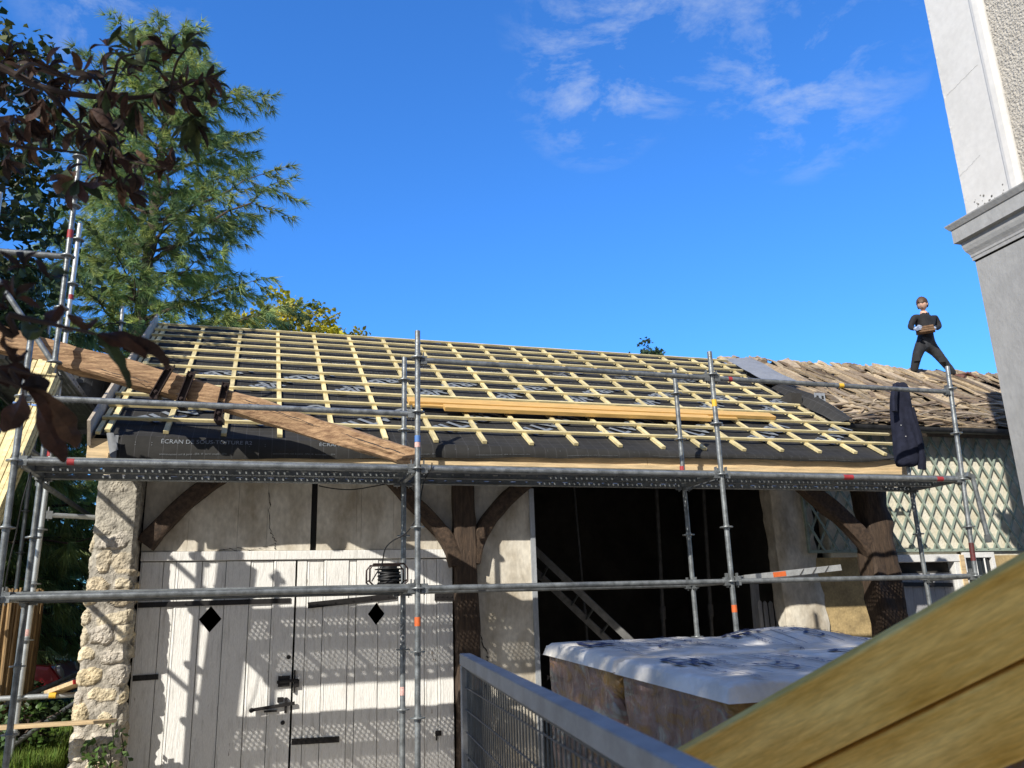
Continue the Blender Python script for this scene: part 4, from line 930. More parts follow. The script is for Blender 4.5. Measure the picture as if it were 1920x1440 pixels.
# ------------------------------------------------------------------ pale house corner at the right edge
HX, HY = 7.49, 6.6
hs_ = thing('house', (9.5, 3, 0), 'tall pale house corner with a grey cornice at the right edge', 'house')
zc = P(1826,484,Y=HY).z; zu = P(1815,408,Y=HY+.0).z
def slab(mb, x0, x1, y0, y1, z0, z1, mi=0): mb.box((x0,y0,z0),(x1,y1,z1), mi=mi)
b = MB(); slab(b, HX, 13, -6, HY, 0, zc+.02); slab(b, HX-.012, HX, 5.62, 5.78, 0, zc-.02)
slab(b, -1.5, HX-.002, -9, -5.2, 0, 8.5)  # unseen block behind the viewer, added to cut sky light and bounce warm fill
b.build('lower_wall', M['houselow'], hs_)
b = MB(); slab(b, HX+.03, 13, -6, 5.86, zu-.3, 9.7); b.build('roughcast_wall', M['roughcast'], hs_)
def pilaster():
    b = MB(); rows = 140; prof = [(HX+.9,HY+.005),(HX+.015,HY),(HX+.0,HY-.012),(HX-.0003,HY-.045),(HX-.004,6.02),(HX-.034,5.99),(HX-.04,5.955),(HX-.032,5.90),(HX+.01,5.865),(HX+.05,5.86)]
    zz = [zu-.3+(9.7-zu+.3)*j/rows for j in range(rows+1)]; n = len(prof); vs = []
    for z in zz:
        for k, (x, y) in enumerate(prof):
            e = .010*noise.noise(V((z*9,k,1)))+.006*noise.noise(V((z*31,k,5))) if k in (1,2) else 0
            vs.append((x+e, y+e*1.5, z))
    b.add(vs, [(j*n+k, j*n+k+1, (j+1)*n+k+1, (j+1)*n+k) for j in range(rows) for k in range(n-1)]); return b
pl = pilaster().build('corner_pilaster', M['houseup'], hs_)
b = MB()
def wcrack(p0, p1, wd):
    p = [P(*p0, X=HX-.006).lerp(P(*p1, X=HX-.006), i/14) for i in range(15)]; p = [q+V((0,rnd.uniform(-.008,.008),rnd.uniform(-.008,.008))) for q in p]
    b.tube(p, wd, 4)
wcrack((1775,180),(1832,121),.0011); wcrack((1800,330),(1838,290),.0010)
for k in range(26):
    t = rnd.random(); q = P(1822+60*t, 402-33*t-rnd.random()**2*28, X=HX-.0045); s_ = rnd.uniform(.004,.014)
    b.add([(q.x,q.y+s_*math.cos(a),q.z+s_*rnd.uniform(.6,1.3)*math.sin(a)) for a in [i*1.05 for i in range(6)]], [(0,1,2,3,4,5)])
b.build('wall_crack', mat('crack_shadow', (.16,.15,.13), .95), pl)
# cornice: moulded profile run along the wall and returned round the far corner
prof = [(0,-.02),(.0,.0),(.035,.0),(.035,.035),(.05,.045),(.05,.07),(.075,.095),(.11,.125),(.135,.17),(.145,.215),(.145,.235),(.245,.245),(.245,.40),(.27,.405),(.33,.455),(.335,.468),(.0,.56)]
zb0 = zc-.03
b = MB(); vs = []
prof = [(o_*.5, z) for o_, z in prof]
for o_, z in prof: vs.append((HX-o_, -6, zb0+z))
for o_, z in prof: vs.append((HX-o_, HY+o_, zb0+z))
for o_, z in prof: vs.append((13, HY+o_, zb0+z))
n = len(prof)
b.add(vs, [(i*n+k, i*n+k+1, (i+1)*n+k+1, (i+1)*n+k) for i in range(2) for k in range(n-1)])
vs = [(HX-.012-o_, 5.55, zb0+z) for o_, z in prof] + [(HX-.012-o_, 5.86, zb0+z) for o_, z in prof]
b.build('cornice', M['houselow'], hs_)

# ------------------------------------------------------------------ foreground: tile packs, mesh gate, boards
def topz(y): return 1.6 - .172 - .0531*max(0, 5.6-y)
def pack(x0, x1, y0, y1, label, seed, rise=0, white=False, side_txt=True):
    cx, cy = (x0+x1)/2, (y0+y1)/2
    t = thing('tile_pack', (cx,cy,0), label, 'tile pack', 'shrink-wrapped tile packs on pallets'); r2 = random.Random(seed)
    b = MB()
    for k in range(3): b.box((x0+.02,y0+.02+(y1-y0-.14)*k/2,.0),(x1-.02,y0+.12+(y1-y0-.14)*k/2,.10))
    for k in range(6): b.box((x0+.01+(x1-x0-.12)*k/5,y0+.01,.102),(x0+.11+(x1-x0-.12)*k/5,y1-.01,.124))
    b.build('pallet', M['grey_pine'], t)
    b = MB(); zt_ = min(topz(y0),topz(y1))+rise-.05; L = 4; hh = (zt_-.13)/L
    for l in range(L):
        c0_ = (1.15,1.0,.95) if l not in (1,2) else (1.5,1.7,.75); k = 22
        for i in range(k):
            f = r2.uniform(.9,1.1); ya = y0+.05+(y1-y0-.1)*i/k; c = tuple(q*f for q in c0_)
            dx = r2.uniform(0,.015); b.box((x0+.05+dx,ya+.002,.13+hh*l),(x1-.05-dx,ya+(y1-y0-.1)/k-.002,.13+hh*(l+1)-.012), c)
    b.build('tile_stack', M['tile'], t)
    # film: rounded box with pulled creases; the top sheet is white and printed
    n = 36; m_ = 22; vs = []; per = []
    R_ = .06
    def loop(inset, k):
        pts = []
        for (cx_, cy_, a0) in ((x1-R_,y1-R_,0),(x0+R_,y1-R_,90),(x0+R_,y0+R_,180),(x1-R_,y0+R_,270)):
            for i in range(7):
                a = R(a0+15*i); pts.append((cx_+(R_-inset)*math.cos(a), cy_+(R_-inset)*math.sin(a)))
        out = []
        for i in range(len(pts)):
            p, q = pts[i], pts[(i+1) % len(pts)]; d = math.dist(p,q); s_ = max(1, int(d/.04))
            out += [(p[0]+(q[0]-p[0])*j/s_, p[1]+(q[1]-p[1])*j/s_) for j in range(s_)]
        return out
    base = loop(0,0); n = len(base); rows = 26
    for j in range(rows+1):
        tt = j/rows
        for i, (x, y) in enumerate(base):
            z = .13 + (topz(y)+rise-.05-.13)*tt
            nx_, ny_ = (x-cx)/(x1-x0)*2, (y-cy)/(y1-y0)*2; l = max(abs(nx_),abs(ny_)); d = V((nx_ if abs(nx_) > .9 else 0, ny_ if abs(ny_) > .9 else 0, 0))
            g = .016*noise.noise(V((x*3+y*7+seed, z*3, 2.0))) + .012*noise.noise(V(((x+y)*14+z*5, z*6-y*4, seed))) 
            vs.append(V((x,y,z)) + d*g)
    b = MB(); b.add(vs, [(j*n+i, j*n+(i+1)%n, (j+1)*n+(i+1)%n, (j+1)*n+i) for j in range(rows) for i in range(n)]); b.build('shrink_wrap', M['film'], t, smooth=True)
    # top sheet with a rolled edge
    b = MB(); gx, gy = 40, 40; vs = []
    for j in range(gy+1):
        for i in range(gx+1):
            u, v = i/gx, j/gy; x = x0-.034+(x1-x0+.068)*u; y = y0-.028+(y1-y0+.056)*v
            e = min(u,1-u)*(x1-x0); e2 = min(v,1-v)*(y1-y0); ee = min(e,e2); drop = max(0, .06-ee)/.06
            z = topz(y)+rise - .075*drop**2.6 + min(1,ee/.12)*(.012*noise.noise(V((x*3,y*3,seed)))+.013*abs(noise.noise(V((x*9+y*5,y*6-x*2,seed+3))))) + (.07*max(0,1-((u-.5)**2+(v-.6)**2)*6) if white else 0)
            vs.append((x,y,z))
    for ii in range(len(vs)): pass
    b.add(vs, [(j*(gx+1)+i, j*(gx+1)+i+1, (j+1)*(gx+1)+i+1, (j+1)*(gx+1)+i) for j in range(gy) for i in range(gx)])
    ts = b.build('top_sheet', M['whitefilm'], t, smooth=True)
    lt = MB()
    def tp(u, v): # u along -y (towards viewer), v along x
        x, y = x0+.0+v, y1-.08-u
        u_, v_ = (x-x0+.034)/(x1-x0+.068), (y-y0+.028)/(y1-y0+.056)
        ee = min(min(u_,1-u_)*(x1-x0), min(v_,1-v_)*(y1-y0)); z = topz(y)+rise + min(1,max(0,ee)/.12)*(.012*noise.noise(V((x*3,y*3,seed)))+.013*abs(noise.noise(V((x*9+y*5,y*6-x*2,seed+3))))) + (.07*max(0,1-((u_-.5)**2+(v_-.6)**2)*6) if white else 0)
        ee = min(min(u_,1-u_)*(x1-x0), min(v_,1-v_)*(y1-y0)); z -= .075*(max(0,.06-ee)/.06)**2.6; return V((x,y,z+.010))
    # printed lines: read from the left side, baseline along y
    W = x1-x0
    def line(s_, size, off, start=.0):
        put_text(lt, s_, size, lambda u, v: tp(start+u, off+(size-v)*1.0-.0))
    line('CE', .26, .03, .12); line('Attention charge instable', .06, .14, .42); line('ne pas gerber  2 x 1', .07, .33, .05)
    line('5.0', .22, .40, .45); line('conserver le film', .06, .64, .1); line('tuiles terre cuite', .12, .76, .1)
    for off in (.235, .345, .53, .63, .79): lt.add([tp(.05,off), tp(.4,off), tp(.4,off+.008), tp(.05,off+.008)], [(0,1,2,3)]); lt.add([tp(.45,off), tp(.85,off), tp(.85,off+.006), tp(.45,off+.006)], [(0,1,2,3)])
    lt.build('printed_lettering', M['ink'], ts)
    if side_txt:
        lt = MB()
        put_text(lt, 'TERREAL CUITE', .085, lambda u, v: (x0-.026, y1-.1-u, .72+v)) if False else put_text(lt, 'TERRE CUITE', .13, lambda u, v: (x0-.03, y1-.08-u, .78+v))
        put_text(lt, 'produits de terre cuite', .05, lambda u, v: (x0-.03, y1-.06-u, 1.20+v))
        lt.build('printed_lettering', M['inkbrown'], t)
pack(1.96, 3.02, 4.50, 5.64, 'wrapped tile pack farthest from the mesh gate, before the zinc edged bay', 1)
pack(1.96, 3.02, 3.30, 4.44, 'tile pack under clear film nearest the mesh gate', 2, rise=-.004)
pack(3.08, 4.14, 4.62, 5.72, 'tile pack with a puffed up white top sheet, behind the foreground boards', 3, white=True, side_txt=False, rise=-.01)
pack(3.08, 4.14, 3.44, 4.54, 'tile pack mostly hidden by the foreground boards', 4, rise=-.01, side_txt=False)

# mesh gate
A, B_ = V((.98,4.0,1.448)), V((.60,.82,1.37)); gd = (B_-A); gl = gd.length; gdir = gd.normalized(); gn = gdir.cross(V((0,0,1))).normalized()
gt = thing('mesh_gate', (A.x,A.y,0), 'grey metal gate of welded wire mesh in a box frame at the bottom', 'gate')
def gp(u, z, o_=0): q = A + gdir*u; return V((q.x+gn.x*o_, q.y+gn.y*o_, z if z is not None else q.z))
b = MB(); b.bar(A-V((0,0,.026)), B_-V((0,0,.026)), .052, .052); b.bar(gp(.026,.10), gp(gl,.10), .05, .05); b.bar(gp(.026,.08), gp(.026,A.z-.053), .05, .05, up=gdir); b.bar(gp(gl-.03,.08), gp(gl-.03,B_.z-.053), .05, .05, up=gdir); b.build('gate_frame', M['gate'], gt, bevel=.004)
b = MB()
k = int((gl-.08)/.05)
for i in range(k):
    u = .07+.05*i; q = A+gdir*u; b.tube([(q.x,q.y,.12),(q.x,q.y,q.z-.055)], .003, 5)
for j in range(13):
    z = .16+.095*j; b.tube([gp(.05,z,.007), gp(gl-.05,z,.007)], .003, 5)
b.tube([gp(.05,A.z-.066), gp(gl-.05,B_.z-.066)], .006, 6)
b.build('wire_mesh', M['wire'], gt, smooth=True)
b = MB(); b.tube([gp(.03,.98,-.03), gp(.10,1.02,-.01), gp(.13,1.0,.01)], .004, 5); b.build('wire_tie', M['black'], gt)

# sloping boards close to the camera
def pd(x, y, d): r_ = pdir(x, y); return EYE + r_*d
a1, b1 = pd(1262,1412,2.02), pd(1985,1003,1.50)
dirb = (b1-a1).normalized()
ROLL = R(25)
def slope_board(a, b_, w_, th, label, name):
    up = V((0,0,1)); q = MB(); sd = dirb.cross(up).normalized(); u = sd.cross(dirb); u = (u*math.cos(ROLL)+sd*math.sin(ROLL)).normalized(); a = a - u*(w_/2); b_ = b_ - u*(w_/2)
    L_ = (b_-a).length+.9; q.box((0,-th/2,-w_/2),(L_,th/2,w_/2)); o = q.build(name, M['timber'], bevel=.006, loc=a)
    o.rotation_mode = 'QUATERNION'; o.rotation_quaternion = Matrix((dirb, u.cross(dirb), u)).transposed().to_quaternion(); return tag(o, label, 'board', 'sloping boards in the foreground')
slope_board(a1, b1, .152, .045, 'upper of two sloping yellow boards close by at the bottom right', 'sloping_board')
sd = dirb.cross(V((0,0,1))).normalized(); u = sd.cross(dirb); u = (u*math.cos(ROLL)+sd*math.sin(ROLL)).normalized(); bn = u.cross(dirb)
slope_board(a1-u*.162+dirb*.05+bn*.004, b1-u*.162+bn*.004, .152, .043, 'lower of two sloping yellow boards close by at the bottom right', 'sloping_board')
slope_board(a1-u*.07+dirb*.10+bn*.047, b1-u*.07+bn*.047, .20, .040, 'added backing board behind the two sloping yellow boards, keeping the gap between them dark', 'sloping_board')  # third board, added as a backing so the gap reads dark

# ------------------------------------------------------------------ trees
def rv(r_): 
    while True:
        v = V((r_.uniform(-1,1), r_.uniform(-1,1), r_.uniform(-1,1)))
        if .05 < v.length < 1: return v.normalized()
def pine(x, y, z0, top, tr_, prof, nl, label, seed, droop=.25, cols=None, nlen=.2, ntuft=1.0, tilt=.25, zmin=None, name='pine_tree', keep=None):
    r = random.Random(seed); t = thing(name, (x,y,z0), label, 'tree')
    tk = MB(); lean = lambda z: V((x+.10*math.sin(z*.35+seed), y+.08*math.cos(z*.3), z))
    zs = [z0+(top-z0)*i/16 for i in range(17)]; tk.tube([lean(z) for z in zs], [tr_*(1-.93*((z-z0)/(top-z0))**.9)+.012 for z in zs], 12)
    cr = MB(); tufts = []
    zmin = zmin or z0+1
    for k in range(nl):
        f = (k+.5)/nl; z = zmin+(top-.15-zmin)*f**.9; L = prof(z)*r.uniform(.55,1.12)*(1 if r.random() < .85 else .6); a = k*2.39996+r.uniform(-.4,.4)
        d = V((math.cos(a), math.sin(a), 0)); p0 = lean(z); n = 7; pts = []
        t0 = tilt+.5*((z-zmin)/(top-zmin)); dr = droop*(1-.6*(z-zmin)/(top-zmin))
        for i in range(n+1):
            s_ = i/n; pts.append(p0 + d*(L*s_) + V((0,0,L*(t0*s_ - dr*1.6*s_*s_ + dr*1.0*s_**3))) + V((r.uniform(-1,1),r.uniform(-1,1),r.uniform(-1,1)))*.03*L*s_)
        tk.tube(pts, [max(.006,.045*(L/3+.25)*(1-.85*i/n)) for i in range(n+1)], 6)
        tone = r.uniform(.72,1.3)
        for i in range(2, n+1):
            for sg in (-1,1):
                if L < .5 and sg > 0 and i < n: continue
                tl = L*.34*(1.15-.6*i/n)*r.uniform(.6,1.25)+.12; da = d.cross(V((0,0,1)))*sg; td = (d*r.uniform(.35,1.0)+da*r.uniform(.5,1)+V((0,0,r.uniform(-.25,.3)))).normalized()
                if i == n and sg == 1: td = (d+V((0,0,.25))).normalized()
                q = pts[i]; m_ = max(2, int(tl/.078*ntuft)); e = q+td*tl+V((0,0,-droop*.35*tl))
                tk.tube([q, q.lerp(e,.5)+V((0,0,.04*tl)), e], [.010,.007,.004], 4, cap=False)
                for j in range(m_):
                    s_ = (j+.8)/m_; c = q.lerp(e,s_)+V((r.uniform(-.05,.05),r.uniform(-.05,.05),r.uniform(-.03,.06)))
                    tufts.append((c, (td+V((0,0,.30-droop*.9))+rv(r)*.5).normalized(), tone*r.uniform(.8,1.2)))
    pal = cols or [(.31,.40,.13),(.25,.36,.13),(.19,.31,.15),(.40,.46,.14)]
    for c, d, tone in tufts:
        if keep and not keep(c): continue
        base = r.choice(pal)
        for i in range(20):
            v = (d*r.uniform(.6,1.3)+rv(r)*.62+V((0,0,-.12))).normalized(); L = nlen*r.uniform(.7,1.15); s_ = v.cross(V((r.uniform(-1,1),r.uniform(-1,1),r.uniform(-1,1)))).normalized()*.0088
            e = c+v*L+V((0,0,-L*(.18+droop*.5))); f = tone*r.uniform(.8,1.25)
            cr.add([c-s_, c+s_, e], [(0,1,2)], (base[0]*f, base[1]*f, base[2]*f))
    tk.build('trunk', M['bark'], t, smooth=True); cr.build('crown', M['needle'], t); return t
def pprof(z):
    T = [(2.0,3.2),(4,3.3),(6,3.2),(8,2.85),(9.2,2.6),(10.5,2.2),(11.6,2.15),(13.0,1.75),(14.2,1.0),(15.0,.5)]
    return lerp_t(T, z)
pine(-2.45, 18, .6, 15.0, .24, pprof, 122, 'tall pine with long soft needles rising behind the left end of the roof', 3, zmin=2.6, ntuft=.95, nlen=.27, keep=lambda c: c.x > -7)
pine(-4.6, 13.4, .6, 6.6, .13, lambda z: lerp_t([(1,2.6),(3,2.9),(5,2.3),(6.6,.8)], z), 105, 'smaller weeping pine with hanging needles, low behind the stone pillar', 8, droop=.75, zmin=1.2, nlen=.30, tilt=.3, cols=[(.25,.36,.13),(.19,.30,.13),(.31,.40,.14)], keep=lambda c: c.x > -8)
def leafy(x, y, z0, cen, rad, nclump, nleaf, size, cols, label, seed, name='leafy_tree', tr_=.16, spread=.42, shell=.35, matn='leaf', keep=None, cat='tree', stems=1):
    r = random.Random(seed); t = thing(name, (x,y,z0), label, cat); tk = MB(); cr = MB(); cen = V(cen); base = V((x,y,z0))
    if stems: mid = base.lerp(cen,.55)+V((r.uniform(-.2,.2),r.uniform(-.2,.2),0)); tk.tube([base, base.lerp(mid,.5)+V((.05,0,0)), mid, cen], [tr_, tr_*.8, tr_*.6, tr_*.25], 10)
    for k in range(nclump):
        d = rv(r); rr_ = (shell+(1-shell)*r.random())**.6*r.uniform(.82,1.08); c = cen+V((d.x*rad[0], d.y*rad[1], d.z*rad[2]))*rr_
        if keep and not keep(c): continue
        st = cen.lerp(c, r.uniform(.05,.3)) if stems else c-V((0,0,rad[2]*.7)); tk.tube([st, st.lerp(c,.5)+rv(r)*.12*rad[0]*.5, c], [tr_*.16+.006, .010, .005], 4, cap=False)
        tone = r.uniform(.6,1.35); bc = r.choice(cols)
        for i in range(nleaf):
            o = rv(r)*spread*r.random()**.5; o.z *= .7; p = c+o; n = (rv(r)+V((0,0,.7))+d*.4).normalized(); a = n.cross(rv(r)).normalized(); b = n.cross(a); s_ = size*r.uniform(.6,1.2); f = tone*r.uniform(.75,1.3)
            sag = n*(-.18*s_); cr.add([p-a*s_*.55+sag, p-a*.12*s_+b*.5*s_, p+a*s_*.35+b*.22*s_, p+a*s_*.7+sag, p+a*s_*.3-b*.28*s_, p-a*.15*s_-b*.48*s_], [(0,1,5),(1,2,4,5),(2,3,4)], (bc[0]*f,bc[1]*f,bc[2]*f))
    tk.build('trunk' if stems > 0 and cat == 'tree' else 'stems', M['bark'], t, smooth=True); cr.build('crown' if cat == 'tree' else 'foliage', M[matn], t); return t
leafy(-4.9, 10.2, .5, (-4.55,10.2,6.2), (2.5,2.0,3.6), 270, 66, .105, [(.04,.075,.03),(.05,.085,.028),(.035,.065,.035),(.07,.08,.02)], 'dark green broadleaf tree filling the upper left edge', 4, spread=.45, keep=lambda c: c.x > -5.8)
leafy(1.6, 29, 0, (1.1,29,9.9), (2.9,2.3,3.2), 190, 70, .16, [(.46,.42,.03),(.36,.36,.04),(.18,.23,.04),(.55,.44,.03)], 'yellow green tree in autumn colour just behind the ridge', 5, spread=.45)
leafy(15.4, 30, 0, (15.4,30,10.9), (1.3,1.1,1.7), 46, 40, .15, [(.04,.075,.03),(.05,.08,.03)], 'small distant tree whose top pokes above the middle of the ridge', 6, spread=.35)
leafy(-4.6, 15.8, .5, (-4.6,15.6,1.5), (2.4,.8,1.15), 90, 60, .10, [(.018,.035,.014),(.025,.045,.018)], 'dark ivy covered hedge beyond the garden at lower left', 9, name='ivy_hedge', stems=-1, cat='hedge', spread=.4)
leafy(-2.5, 11.2, .5, (-2.75,11.2,.75), (.9,.35,.36), 46, 40, .07, [(.03,.055,.02),(.04,.075,.025),(.055,.09,.03)], 'low ivy clump in front of the red car', 13, name='ivy_clump', stems=-1, cat='ivy', spread=.2)
leafy(-2.2, 9.6, .5, (-2.0,9.4,.72), (.55,.5,.28), 34, 26, .055, [(.06,.12,.03),(.08,.15,.03),(.05,.09,.03)], 'low weeds growing between the scaffold feet and the pillar', 12, name='weeds', stems=-1, cat='weeds', spread=.16)
leafy(-7.5, 24.5, 0, (-7.0,24.5,3.0), (6.5,1.0,3.1), 330, 55, .17, [(.045,.08,.03),(.06,.10,.03),(.035,.065,.03)], 'tall dark hedge closing the garden far behind the red car', 14, name='garden_hedge', stems=-1, cat='hedge', spread=.55, keep=lambda c: c.x > -9)
# creeper on the pillar foot
t = thing('creeper', (-1.2,8.5,.0), 'small green creeper climbing the foot of the stone pillar', 'creeper'); r = random.Random(2); st = MB(); lf = MB()
for k in range(5):
    x = -1.30+.07*k; pts = [V((x,8.54,0))]
    for i in range(8): pts.append(pts[-1]+V((r.uniform(-.04,.05),r.uniform(-.015,.01),r.uniform(.04,.12))))
    st.tube(pts, .004, 4)
    for p in pts[1:]:
        for i in range(5):
            c = p+rv(r)*.05-V((0,.03,0)); n = (rv(r)+V((-.4,-1,.5))).normalized(); a = n.cross(rv(r)).normalized(); b = n.cross(a); s_ = r.uniform(.02,.042); f = r.uniform(.7,1.4)
            lf.add([c-a*s_, c+b*s_*.6, c+a*s_, c-b*s_*.6], [(0,1,2,3)], (.09*f,.16*f,.035*f))
st.build('stems', M['twig'], t); lf.build('foliage', M['leaf'], t)

# horse chestnut: crown behind and above the viewer shades the courtyard; its withered branches reach into view
ct = thing('chestnut_tree', (-5.2,-3.0,0), 'horse chestnut whose branches of withered brown leaves hang in at the left', 'tree')
tk = MB(); lf = MB(); near = MB(); r = random.Random(17)
tk.tube([(-5.2,-3,0),(-5.1,-2.9,2),(-4.8,-2.6,4),(-4.3,-2.2,6.2),(-4,-2,8)], [.30,.26,.22,.15,.05], 12)
BR = [(.060,.024,.013),(.042,.018,.011),(.085,.042,.020),(.028,.016,.011)]; GR = [(.05,.075,.018),(.065,.085,.02),(.035,.055,.016)]
def leaflet(mb, p, d, up, L, W, curl, col, k=6, fold=.25, tw=0):
    d = d.normalized(); s_ = d.cross(up).normalized(); n = s_.cross(d); vs = []; c = p
    prev = p; ang = 0
    for i in range(k+1):
        t = i/k; wv = W*(math.sin(math.pi*min(1,t**1.35*.96+.03))**.9); a = tw*t
        ss = s_*math.cos(a)+n*math.sin(a); nn = n*math.cos(a)-s_*math.sin(a); jag = W*.12*math.sin(i*7.7+L*300)
        vs += [prev-ss*(wv+jag)+nn*fold*wv, prev, prev+ss*(wv-jag)+nn*fold*wv]
        ang = curl*t; prev = prev+(d*math.cos(ang)-n*math.sin(ang)).normalized()*(L/k)
    fs = []
    for i in range(k): fs += [(3*i,3*i+1,3*i+4,3*i+3),(3*i+1,3*i+2,3*i+5,3*i+4)]
    mb.add(vs, fs, col)
def compound(mb, p, d, up, size, r, brown=.7, curl=(.6,2.4), k=6, n=None, hang=.5):
    n = n or r.choice((5,5,6,7)); d = d.normalized(); s_ = d.cross(up).normalized()
    for i in range(n):
        a = (i-(n-1)/2)*r.uniform(.38,.55); dd = d*math.cos(a)+s_*math.sin(a)+V((0,0,-hang*r.uniform(.2,1.0))); L = size*r.uniform(.65,1.1)*(1-.25*abs(i-(n-1)/2)/n*2)
        col = r.choice(BR) if r.random() < brown else r.choice(GR); f = r.uniform(.7,1.3)
        leaflet(mb, p, dd, (up+rv(r)*.4).normalized(), L, L*r.uniform(.10,.17), r.uniform(*curl)*r.choice((1,1,1,-.6)), tuple(q*f for q in col), k, r.uniform(.1,.7), r.uniform(-1.2,1.2))
# crown (mostly out of view): limbs and many compound leaves
for k in range(150):
    d = rv(r); c = V((-3.9,-1.7,6.4))+V((d.x*3.4,d.y*2.3,d.z*2.9))*r.random()**.38
    if c.y > .2: continue
    tk.tube([V((-4.4,-2.3,5.2)).lerp(c,.1), V((-4.4,-2.3,5.6)).lerp(c,.6)+rv(r)*.2, c], [.035,.018,.006], 5, cap=False)
    for i in range(19):
        compound(lf, c+rv(r)*.55*r.random()**.5, rv(r)+V((0,0,-.2)), V((0,0,1)), .26, r, .45, (.1,.9), 2, 6, .4)
# low fringe that keeps the boards and gate in shade
for k in range(84):
    t_ = r.random(); c = V((-3.4,-1.3,5.0)).lerp(V((-.35,-1.15,3.9)), t_)+rv(r)*.58
    if k % 2 == 0: tk.tube([V((-4.2,-1.9,5.6)), V((-3,-1.5,5.2)).lerp(c,.5), c], [.025,.015,.005], 5, cap=False)
    for i in range(15): compound(lf, c+rv(r)*.5*r.random()**.5, rv(r)+V((0,0,-.3)), V((0,0,1)), .25, r, .45, (.1,.9), 2, 6, .4)
# the branches that reach into the picture
def twig(path, r0, r1):
    p = smooth_pts(path, 6); tk.tube(p, [r0+(r1-r0)*i/(len(p)-1) for i in range(len(p))], 7); return p
D = 3.0
main = twig([V((-4.2,-2,5.4)), V((-3.0,-.2,4.6)), V((-1.9,1.7,4.05)), pd(-90,85,2.9), pd(0,125,D), pd(85,165,D), pd(170,180,D), pd(255,183,D+.05), pd(320,170,D+.1), pd(365,150,D+.1)], .022, .005)
b2 = twig([pd(85,165,D), pd(110,195,D), pd(145,232,D), pd(172,262,D), pd(200,285,D), pd(260,305,D), pd(330,320,D)], .011, .003)
b3 = twig([pd(200,182,D), pd(215,140,D), pd(225,110,D-.1), pd(262,100,D-.1)], .008, .003)
b4 = twig([pd(320,170,D+.1), pd(330,120,D), pd(352,88,D)], .006, .003)
b5 = twig([pd(30,140,D), pd(60,120,D-.1), pd(110,140,D-.1), pd(150,150,D)], .008, .003)
b6 = twig([pd(-40,250,2.6), pd(40,275,2.7), pd(120,283,2.8), pd(165,290,2.9)], .007, .003)
def lp(x, y, d, dx, dy, size=.15, brown=.75, n=None, hang=.45, curl=(.5,2.4)):
    """a compound leaf at a pixel, pointing along a picture direction"""
    p = pd(x, y, d+r.uniform(-.12,.12)); dd = RT*dx - UP*dy + FW*r.uniform(-.5,.5)
    compound(near, p, dd, (UP*.6 - FW*.6 + rv(r)*.4).normalized(), size*r.uniform(.85,1.15), r, brown, curl, 7, n, hang)
for x, y, dx, dy, s_, br_ in [(258,98,.1,-1,.145,.35),(350,86,.5,-1,.15,.3),(268,120,-.7,-.8,.14,.4),(222,100,-.8,-.5,.13,.7),(318,100,-.3,-1,.13,.6),(372,145,1,-.2,.14,.4),(400,160,1,0,.11,.5),(300,140,.8,-.4,.12,.6),(240,130,.6,-.3,.11,.8),
    (290,170,.4,.5,.13,.6),(345,180,.7,.6,.12,.8),(255,190,.1,.9,.13,.7),(325,150,-.4,.4,.11,.6),(210,150,-.5,.3,.11,.9),(180,150,-.3,-.7,.12,.9),(150,140,.2,-.8,.12,.95),(130,150,-.6,-.4,.12,.9),(90,130,-.2,-.9,.12,.9),(60,120,-.8,-.3,.13,.9),
    (20,110,-.5,-.6,.14,.95),(10,150,-.4,.9,.14,.95),(45,160,.1,.9,.12,.95),(80,185,-.4,.8,.13,.95),(115,200,-.8,.4,.13,.9),(140,190,.6,.5,.12,.9),(170,205,.2,1,.13,.9),(200,205,.7,.8,.13,.85),(225,215,.6,.9,.14,.8),(185,245,.9,.2,.13,.9),
    (150,240,-.9,.4,.12,.9),(205,270,.8,.5,.12,.85),(180,285,-.2,1,.12,.9),(240,285,.6,.5,.11,.8),(300,318,.6,-.5,.12,.9),(310,320,-.7,-.3,.10,.9),(140,335,-.9,-.3,.15,.85),(145,338,.6,.7,.15,.9),(225,330,.1,.9,.13,.85),(232,340,.8,.5,.12,.9),
    (60,270,-.8,.5,.14,.95),(20,280,-.6,.8,.15,.95),(95,250,-.6,.8,.12,.95),(350,225,-.4,.9,.16,.1),(358,215,.8,.8,.14,.3),(385,170,.8,.7,.10,.8),(30,215,-.5,.6,.13,.95),(60,225,.2,.9,.12,.95)]:
    lp(x, y, D, dx, dy, s_*.92, br_)
    for q_ in range(1):
        aa = r.uniform(0,6.28); lp(x+r.uniform(-26,26), y+r.uniform(-20,20), D+r.uniform(-.2,.25), dx*.5+math.cos(aa)*.7, dy*.5+math.sin(aa)*.7, s_*r.uniform(.6,.9), br_)
